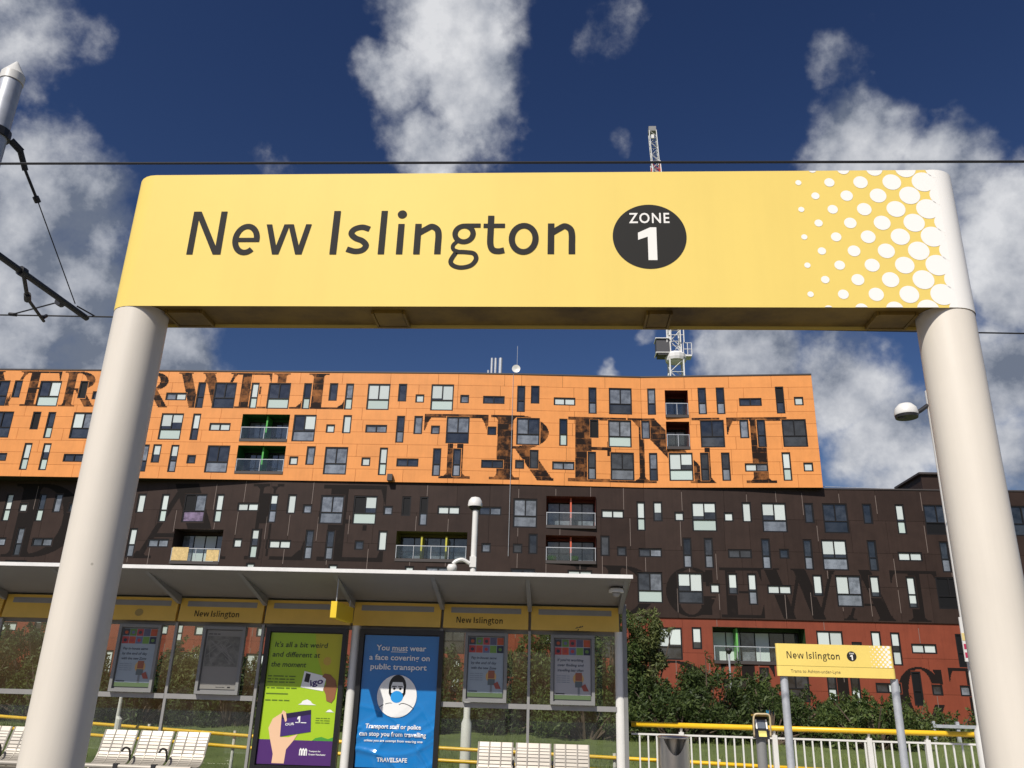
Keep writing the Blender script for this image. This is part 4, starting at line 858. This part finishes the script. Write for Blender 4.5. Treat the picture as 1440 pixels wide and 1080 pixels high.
# ------------------------------------------------------------------ benches
def bench(label, x0, n, y=12.42, w=.50, gap=.035):
    t = thing('platform_bench', label, 'bench', (x0+n*(w+gap)/2, y, 0), 'slatted steel benches on the far platform')
    prof = crom([(y+.33, .945), (y+.27, .80), (y+.20, .62), (y+.10, .525), (y-.04, .505), (y-.20, .52)], 4)
    for i in range(n):
        a = x0+i*(w+gap); m = MB(); L = len(prof)
        for j in range(L-1):
            p, q = prof[j], prof[j+1]; f = .76 if j else 1.0
            q = (p[0]+(q[0]-p[0])*f, p[1]+(q[1]-p[1])*f)
            m.v += [(a, p[0], p[1]), (a+w, p[0], p[1]), (a+w, q[0], q[1]), (a, q[0], q[1]), (a, p[0]+.008, p[1]-.012), (a+w, p[0]+.008, p[1]-.012), (a+w, q[0]+.008, q[1]-.012), (a, q[0]+.008, q[1]-.012)]
            b = len(m.v)-8; m.f += [tuple(b+k for k in z) for z in ((0, 1, 2, 3), (4, 7, 6, 5), (0, 4, 5, 1), (3, 2, 6, 7), (0, 3, 7, 4), (1, 5, 6, 2))]
        for u in (0, .33, .66, 1):
            xx = a+u*w; m.tube([(min(max(xx, a+.012), a+w-.012), p[0]+.004, p[1]-.004) for p in prof], .013, 6)
        m.tube([(a, y-.21, .512), (a+w, y-.21, .512)], .030, 10)
        m.build('seat', 'seat', t)
        if i: 
            xx = a-gap/2; m = MB(); m.tube(crom([(xx, y+.16, .56), (xx, y+.10, .70), (xx, y-.04, .735), (xx, y-.12, .70)], 6), .015, 8); m.build('armrest', 'dkmetal', t, smooth=True)
            MB().box(xx-.03, xx+.03, y-.25, y-.17, .47, .55).build('joint_clamp', 'dkmetal', t)
    MB().tube([(x0, y+.05, .45), (x0+n*(w+gap), y+.05, .45)], .035, 8).build('beam', 'seat', t)
    for xx in (x0+.5, x0+n*(w+gap)-.5): MB().box(xx-.04, xx+.04, y+.0, y+.10, 0, .44).build('leg', 'seat', t)
bench('three steel seats left of the lime green poster', -6.56, 3)
bench('three steel seats right of the blue poster', -1.11, 3)
bench('steel bench at the far left behind the cream post', -9.0, 3)

# ------------------------------------------------------------------ rails and railing
rr_ = thing('ramp_handrail', 'double yellow handrail running behind the shelter', 'handrail', (-4, 16.2, -.25))
pts = [(-14, 17.3, 1.0), (-10.93, 17, .9), (-5.63, 16.4, .72), (-2.06, 16, .65), (2.61, 15.5, .58), (4.5, 15.3, .55)]
MB().tube(pts, .032, 8).build('upper_bar', 'rail_y', rr_, smooth=True); MB().tube([(x, y, z-.20) for x, y, z in pts], .032, 8).build('lower_bar', 'rail_y', rr_, smooth=True)
for x in np.arange(-13, 4.4, 1.75):
    y = float(np.interp(x, [p[0] for p in pts], [p[1] for p in pts])); z = float(np.interp(x, [p[0] for p in pts], [p[2] for p in pts]))
    MB().tube([(x, y+.05, -.3), (x, y+.05, z+.07)], .03, 8).build('post', 'white', rr_)
rl = thing('platform_railing', 'white railing with thick yellow handrail right of the shelter', 'railing', (4, 13.3, 0))
MB().tube([(1.10, 13.3, 1.222), (9.5, 13.3, 1.222)], .037, 12).build('handrail', 'rail_y', rl, smooth=True)
MB().box(1.10, 9.5, 13.33, 13.36, 1.075, 1.10).build('top_bar', 'white', rl); MB().box(1.10, 9.5, 13.33, 13.36, .10, .13).build('bottom_bar', 'white', rl)
for x in (1.83, 3.18, 4.53, 5.36, 6.7, 8.05, 9.4):
    MB().box(x-.035, x+.035, 13.31, 13.38, 0, 1.13).build('post', 'white', rl); MB().tube([(x, 13.345, 1.13), (x, 13.31, 1.20)], .02, 8).build('bracket', 'white', rl)
bm = bpy.data.meshes.new('baluster'); q = MB().box(-.011, .011, 13.335, 13.355, .131, 1.074); bm.from_pydata(q.v, [], q.f); bm.materials.append(K['white'])
for x in np.arange(1.22, 9.4, .125):
    if min(abs(x-p) for p in (1.83, 3.18, 4.53, 5.36, 6.7, 8.05, 9.4)) < .055: continue
    o = bpy.data.objects.new('baluster', bm); COL.objects.link(o); o.parent = rl; o.location = Vector((x, 0, 0))-ORG[rl.name]
# ------------------------------------------------------------------ bin and card reader
bn = thing('litter_bin', 'brushed steel cylindrical litter bin with a scooped opening', 'bin', (1.54, 12, 0))
m = MB(); n = 40; r = .205; base = len(m.v)
for k in range(n):
    th = 2*math.pi*k/n; fx = math.cos(th); fy = math.sin(th); top = 1.10
    if fy < 0: top = 1.10-.20*max(0, 1-(fx/.72)**2) if abs(fx) < .72 else 1.10
    m.v += [(1.54+r*fx, 12+r*fy, 0), (1.54+r*fx, 12+r*fy, top), (1.54+(r-.015)*fx, 12+(r-.015)*fy, top), (1.54+(r-.02)*fx, 12+(r-.02)*fy, .6)]
for k in range(n):
    a = k*4; b = ((k+1) % n)*4; m.f += [(a, b, b+1, a+1), (a+1, b+1, b+2, a+2), (a+2, b+2, b+3, a+3)]
m.build('body', 'steel', bn, smooth=True, auto=40)
m = MB(); m.lathe([(.21, 1.10), (.212, 1.115), (.19, 1.13), (.01, 1.135)], 1.54, 12, 40); m.build('lid', 'steel', bn, smooth=True, auto=40)
m = MB(); m.lathe([(.18, .7), (.18, .72)], 1.54, 12, 24); m.build('liner', 'black', bn)
cd = thing('card_reader', 'card reader on a post with hooded screen and yellow pad', 'card reader', (2.69, 12, 0))
m = MB(); m.lathe([(.065, 0), (.065, 1.14)], 2.69, 12.03, 20); m.build('post', 'midgrey', cd, smooth=True, auto=40)
m = MB(); m.prism([(11.93, 1.13), (12.10, 1.13), (12.10, 1.40), (12.02, 1.40)], 2.605, 2.785); m.build('head', 'black', cd)
def tilt(x0, x1, z0, z1, e): f = lambda z: 11.93+(z-1.13)/.27*.09-e; return MB().quad((x0, f(z0), z0), (x1, f(z0), z0), (x1, f(z1), z1), (x0, f(z1), z1))
tilt(2.645, 2.748, 1.255, 1.36, .004).build('screen', mat('reader_screen', (.13, .15, .18), .15), cd)
for a in (2.622, 2.755): tilt(a, a+.02, 1.25, 1.365, .005).build('screen_trim', 'wwrap', cd)
tilt(2.648, 2.75, 1.155, 1.225, .005).build('touch_pad', mat('reader_pad', (.85, .76, .22), .4), cd)
m = MB(); m.tube(crom([(2.592, 11.96, 1.15), (2.590, 11.93, 1.36), (2.615, 11.92, 1.425), (2.70, 11.915, 1.432), (2.785, 11.92, 1.425), (2.805, 11.93, 1.36), (2.803, 11.96, 1.15)], 6), .012, 8); m.build('hood_rim', mat('hood_tan', (.62, .50, .30), .4), cd, smooth=True)
m = MB(); m.box(2.60, 2.795, 11.93, 12.12, 1.402, 1.425); m.build('hood', mat('hood_yellow', (.45, .30, .06), .5), cd)

# ------------------------------------------------------------------ small platform sign
ss = thing('platform_sign', 'small yellow New Islington sign on two grey posts on the far platform', 'sign', (3.6, 11.5, 0))
shell(MB(), stadium(2.89, 4.31, 11.56, .035), 2.035, 2.307).build('sign_board', 'yellow', ss, smooth=True, auto=35)
shell(MB(), stadium(2.89, 4.315, 11.56, .037), 1.905, 2.031).build('lower_board', 'yellow', ss, smooth=True, auto=35)
MB().box(2.87, 4.33, 11.535, 11.58, 2.0305, 2.0355).build('joint', 'dkmetal', ss)
m = MB(); put_name(m, 2.985, 2.125, .675/1.197, 11.5235, .0008); m.build('name_lettering', 'ink', ss)
z2 = MB().disc(3.815, 2.168, .062, 11.5235, 32).build('zone_disc', 'ink', ss)
m = MB(); m.poly([(3.812, 11.520, 2.122), (3.828, 11.520, 2.122), (3.828, 11.520, 2.185), (3.816, 11.520, 2.185), (3.794, 11.520, 2.175), (3.794, 11.520, 2.161), (3.812, 11.520, 2.166)]); put_text(m, 'ZONE', 3.786, 3.846, 2.194, .017, 11.520, .03); m.build('zone_number', 'wprint', z2)
m = MB(); put_text(m, 'Trams to Ashton-under-Lyne', 3.02, 3.65, 1.950, .040, 11.5205, .0); m.build('direction_lettering', mat('soft_print', (.16, .13, .06), .5), ss)
for k in range(9):
    for j in range(-1, 9):
        if (j+k) % 2: continue
        r = .0055+.0019*k; x = 4.06+.029*k; z = 2.292-.031*j
        if z+r < 2.04 or z-r > 2.305: continue
        MB().disc(x, z, r, 11.5243, 12, lim=(0, 4.32, 2.037, 2.306)).build('halftone_dot', 'wwrap', ss)
for X in (2.945, 4.345):
    m = MB(); m.lathe([(.049, 0), (.049, 1.903)], X, 11.60, 24); m.build('post', 'galv', ss, smooth=True, auto=40)

# ------------------------------------------------------------------ lamp and camera columns
lp = thing('camera_column', 'slim white column with domed head rising behind the shelter', 'column', (-1.72, 17, -.2))
q_ = lambda z: (z-1.6)*1.172+1.6
m = MB(); m.lathe([(.10, -.25), (.10, q_(1.12)), (.064, q_(1.20)), (.06, q_(4.62))], -1.72, 17, 20); m.build('pole', 'white', lp, smooth=True, auto=40)
m = MB(); m.lathe([(.148, q_(4.685)), (.153, q_(4.72)), (.138, q_(4.79)), (.094, q_(4.845)), (.01, q_(4.865))], -1.735, 17, 24); m.build('head', 'white', lp, smooth=True, auto=50)
m = MB(); m.lathe([(.012, q_(4.61)), (.082, q_(4.625)), (.117, q_(4.655)), (.138, q_(4.684))], -1.735, 17, 24); m.build('glass_dome', 'dkmetal', lp, smooth=True, auto=50)
m = MB(); m.box(-1.79, -1.66, 16.92, 17.08, q_(3.62), q_(3.80)); m.tube(crom([(-1.79, 16.95, q_(3.68)), (-1.94, 16.92, q_(3.74)), (-2.08, 16.9, q_(3.70)), (-2.14, 16.9, q_(3.62))], 6), .040, 8); ca = m.build('side_arm', 'white', lp, smooth=True, auto=40)
m = MB(); m.lathe([(.01, q_(3.66)), (.082, q_(3.65)), (.105, q_(3.60)), (.088, q_(3.53)), (.02, q_(3.50))], -2.14, 16.9, 16); m.build('side_globe', 'white', ca, smooth=True)
l2 = thing('platform_lamp', 'white domed lamp on a column half hidden behind the right cream post', 'lamp', (4.57, 9.9, 0))
m = MB(); m.lathe([(.085, 0), (.085, 1.35), (.052, 1.42), (.05, 5.25)], 4.575, 9.9, 20); m.build('pole', 'white', l2, smooth=True, auto=40)
m = MB(); m.lathe([(.135, 4.93), (.14, 4.95), (.125, 5.02), (.08, 5.07), (.01, 5.085)], 4.26, 9.9, 24); m.build('head', 'white', l2, smooth=True, auto=50)
m = MB(); m.lathe([(.13, 4.895), (.137, 4.929)], 4.26, 9.9, 24); m.tube(crom([(4.15, 9.88, 4.90), (4.28, 9.88, 4.925), (4.40, 9.88, 4.97), (4.53, 9.9, 5.06)], 6), .026, 8); m.build('arm', 'dkmetal', l2, smooth=True, auto=40)
pn = thing('column_notice', 'white and crimson notice strip beside the right cream post', 'notice', (4.56, 9.85, 2.05))
MB().box(4.463, 4.70, 9.80, 9.815, 2.06, 2.53).build('panel', 'white', pn)
MB().box(4.464, 4.70, 9.797, 9.7995, 2.28, 2.36).build('yellow_band', mat('pale_yellow', (.75, .60, .25), .5), pn)
for z in (2.10, 2.19): MB().box(4.47, 4.69, 9.797, 9.7995, z, z+.055).build('crimson_band', mat('crimson_print', (.45, .03, .09), .5), pn)
tp = thing('path_lamp', 'thin pole with small dark cap among the bushes', 'lamp', (6.42, 33, .5))
MB().tube([(6.42, 33, .5), (6.42, 33, 3.2)], .035, 8).build('pole', 'galv', tp); MB().lathe([(.05, 3.2), (.13, 3.32), (.12, 3.40), (.02, 3.43)], 6.42, 33, 12).build('cap', 'dkmetal', tp)
bo = MB().tube([(-8.12, 16.2, -.25), (-8.12, 16.2, .95), (-8.15, 16.2, 1.0), (-8.15, 16.2, 1.42)], [.06, .06, .035, .03], 10).build('marker_post', 'white', loc=(-8.12, 16.2, -.25)); tag(bo, 'short white stepped post behind the left notice case', 'post')
nb_ = thing('notice_board', 'small blue notice in front of the red block', 'notice', (6.12, 26, .5))
MB().box(6.02, 6.24, 26, 26.03, 1.17, 1.34).build('panel', mat('blue_notice', (.03, .22, .38), .5), nb_); MB().tube([(6.13, 26.05, .4), (6.13, 26.05, 1.3)], .025, 6).build('post', 'galv', nb_)
fc = thing('low_fence', 'low grey timber rail fence beside the red block', 'fence', (13, 30, .5))
for x in (12.33, 13.1, 13.85): MB().box(x-.05, x+.05, 30, 30.1, .4, 1.12).build('post', 'galv', fc)
MB().box(12.2, 14.6, 29.96, 29.998, .92, 1.02).build('rail', 'galv', fc)

# ------------------------------------------------------------------ bushes and grass
def leaf_mat(name, a, b):
    m = mat(name, a, .55, spec=.3); nt = m.node_tree; bs = nt.nodes['Principled BSDF']
    g = nt.nodes.new('ShaderNodeNewGeometry'); r = nt.nodes.new('ShaderNodeValToRGB'); nt.links.new(g.outputs['Random Per Island'], r.inputs[0])
    r.color_ramp.elements[0].color = (*a, 1); r.color_ramp.elements[1].color = (*b, 1); nt.links.new(r.outputs[0], bs.inputs['Base Color'])
    t = nt.nodes.new('ShaderNodeBsdfTranslucent'); nt.links.new(r.outputs[0], t.inputs[0]); x = nt.nodes.new('ShaderNodeMixShader'); x.inputs[0].default_value = .25
    nt.links.new(bs.outputs[0], x.inputs[1]); nt.links.new(t.outputs[0], x.inputs[2]); nt.links.new(x.outputs[0], nt.nodes['Material Output'].inputs[0]); return m
LF = [leaf_mat('leaf_dark', (.024, .042, .012), (.085, .118, .032)), leaf_mat('leaf_mid', (.034, .062, .016), (.125, .165, .044)), leaf_mat('leaf_olive', (.048, .068, .020), (.165, .185, .062))]
K['bark'] = mat('bark', (.09, .065, .045), .9, vary=.3, vscale=8)
def np_mesh(name, V, k):
    me = bpy.data.meshes.new(name); n = len(V)//k
    me.vertices.add(len(V)); me.vertices.foreach_set('co', np.ascontiguousarray(V, np.float32).ravel())
    me.loops.add(n*k); me.loops.foreach_set('vertex_index', np.arange(n*k, dtype=np.int32))
    me.polygons.add(n); me.polygons.foreach_set('loop_start', np.arange(0, n*k, k, dtype=np.int32)); me.update(calc_edges=True); return me
def leaves_mesh(cl, n, size, rs):
    V = np.zeros((n*4, 3)); c = np.array(cl); idx = rs.choice(len(c), n, p=c[:, 4]**2/np.sum(c[:, 4]**2))
    d = rs.normal(size=(n, 3)); d /= np.linalg.norm(d, axis=1)[:, None]; rad = rs.uniform(.45, 1.05, n)**.6
    P = c[idx, :3]+d*rad[:, None]*np.stack([c[idx, 4], c[idx, 4], c[idx, 4]*1.15], 1)
    a = rs.normal(size=(n, 3)); a /= np.linalg.norm(a, axis=1)[:, None]; b = np.cross(a, d+rs.normal(size=(n, 3))*.5); b /= np.linalg.norm(b, axis=1)[:, None]
    s = size*(.45+1.3*rs.uniform(0, 1, n)**1.8)[:, None]
    V[0::4] = P-a*s; V[1::4] = P+b*s*.34; V[2::4] = P+a*s; V[3::4] = P-b*s*.34
    return V
def bush(label, x, y, w, h, dens, kind, seed, zb=None, cat='bush', name='bush', lean=0):
    zb = float(np.interp(y, ys, zs)) if zb is None else zb; rs = np.random.RandomState(seed)
    t = thing(name, label, cat, (x, y, zb), 'bushes behind the far platform')
    cl = []; nc = int(16+w*h*5.5)
    for i in range(nc):
        f = rs.uniform(.06, 1); ww = w/2*math.sqrt(max(.08, 1-(max(0, f-.35)/.72)**2))
        th = rs.uniform(0, 2*math.pi); q = math.sqrt(rs.uniform(.05, 1))
        cl.append((x+ww*q*math.cos(th)+lean*f, y+min(ww, .9)*q*math.sin(th), zb+f*h*.9, 0, rs.uniform(.20, .42)*min(1, .5+.25*min(w, h))))
    for i in range(int(6+w*3)):       # stray shoots
        b0 = cl[rs.randint(nc)]; dx, dz = rs.normal(0, .25), rs.uniform(.25, .6)
        for q in range(4): cl.append((b0[0]+dx*(q+1)*.3, b0[1], b0[2]+b0[4]*.6+dz*(q+1)*.25, 0, .13-.02*q))
    n = int(dens*w*h); V = leaves_mesh(cl, n, .058, rs)-np.array([x, y, zb])
    me = np_mesh('crown', V, 4); me.materials.append(LF[kind])
    o = bpy.data.objects.new('crown', me); COL.objects.link(o); o.parent = t
    m = MB()
    for c in cl[::3]: m.tube([(x+(c[0]-x)*.15, y+(c[1]-y)*.15, zb-.1), (x+(c[0]-x)*.55, y+(c[1]-y)*.55, zb+(c[2]-zb)*.5), c[:3]], [.05, .03, .008], 5, False)
    m.build('trunk', 'bark', t)
B_ = [('tall dense bush at far left behind the shelter glass', -16.2, 27, 4.6, 2.7, 0), ('dark bush behind the first notice case', -12.9, 27.5, 3.2, 2.1, 0), ('olive bush between the notice and the map', -11.2, 27, 2.6, 2.2, 2), ('dark bush behind the faded map', -9.2, 26.5, 2.8, 1.7, 0),
      ('bush behind the lime green poster', -6.6, 27.5, 3.0, 2.0, 1), ('bush behind the blue poster', -3.9, 28, 2.8, 2.2, 0), ('bush behind the slim white column', -1.6, 27, 2.6, 2.6, 2), ('tall leafy bush behind the notice with blue paper', .1, 27.5, 2.6, 3.6, 1), ('tall leafy bush behind the white paper notice', 1.5, 27, 2.2, 3.9, 1),
      ('tall narrow willow-like bush at the right end of the shelter', 2.62, 27.5, 1.15, 4.1, 2), ('broad dark bush right of the shelter above the litter bin', 4.5, 27, 3.2, 1.95, 0), ('rounded bush below the long red balcony', 6.3, 28, 2.4, 1.5, 1), ('low bush left of the small platform sign', 7.7, 27.5, 2.0, .85, 0), ('bush between the posts of the small platform sign', 9.3, 28, 2.2, .95, 1), ('low reddish bush right of the small platform sign', 11.0, 28.5, 2.2, .75, 2), ('low hedge bush beside the right cream post', 13.4, 31, 3.0, .55, 1)]
for i, (lab, x, y, w, h, kd) in enumerate(B_): bush(lab, x, y, w, h, 2600 if w < 4 else 2200, kd, 40+i, lean=.25 if 'willow' in lab else 0)
# hedge row further back that closes the view under the glass
for i, x in enumerate(np.arange(-20, 9.5, 2.6)):
    bush(['low dark hedge shrub in the back row at far left', 'low dark hedge shrub in the back row, second from the left', 'low dark hedge shrub in the back row, third from the left', 'low dark hedge shrub in the back row, fourth from the left', 'low dark hedge shrub in the back row, fifth from the left', 'low dark hedge shrub in the back row left of centre', 'low dark hedge shrub in the back row at the centre', 'low dark hedge shrub in the back row right of centre', 'low dark hedge shrub behind the white paper notice', 'low dark hedge shrub behind the shelter end column', 'low dark hedge shrub behind the litter bin', 'low dark hedge shrub left of the small platform sign'][i], float(x), 25.3+.5*math.sin(i*2.1), 3.2, 1.25, 2200, (0, 0, 1)[i % 3], 90+i)
rs = np.random.RandomState(5); n = 60000
gx = rs.uniform(-19, 17, n); gy = 13.9+rs.uniform(0, 1, n)**1.25*16; gz = np.interp(gy, ys, zs)-.03
hh = rs.uniform(.05, .17, n)*(.7+.6*np.sin(gx*.9+gy*.5)**2); aa = rs.uniform(0, math.pi, n); wv_ = rs.uniform(.006, .014, n)
V = np.zeros((n*3, 3)); V[0::3] = np.stack([gx-wv_*np.cos(aa), gy-wv_*np.sin(aa), gz], 1); V[1::3] = np.stack([gx+wv_*np.cos(aa), gy+wv_*np.sin(aa), gz], 1); V[2::3] = np.stack([gx+rs.normal(0, .04, n), gy+rs.normal(0, .04, n), gz+hh], 1)
me = np_mesh('grass', V, 3); me.materials.append(leaf_mat('grass_blades', (.10, .14, .028), (.24, .28, .08)))
go = bpy.data.objects.new('grass', me); COL.objects.link(go); go['kind'] = 'stuff'; go['label'] = 'rough green grass on the bank behind the platform'; go['category'] = 'grass'
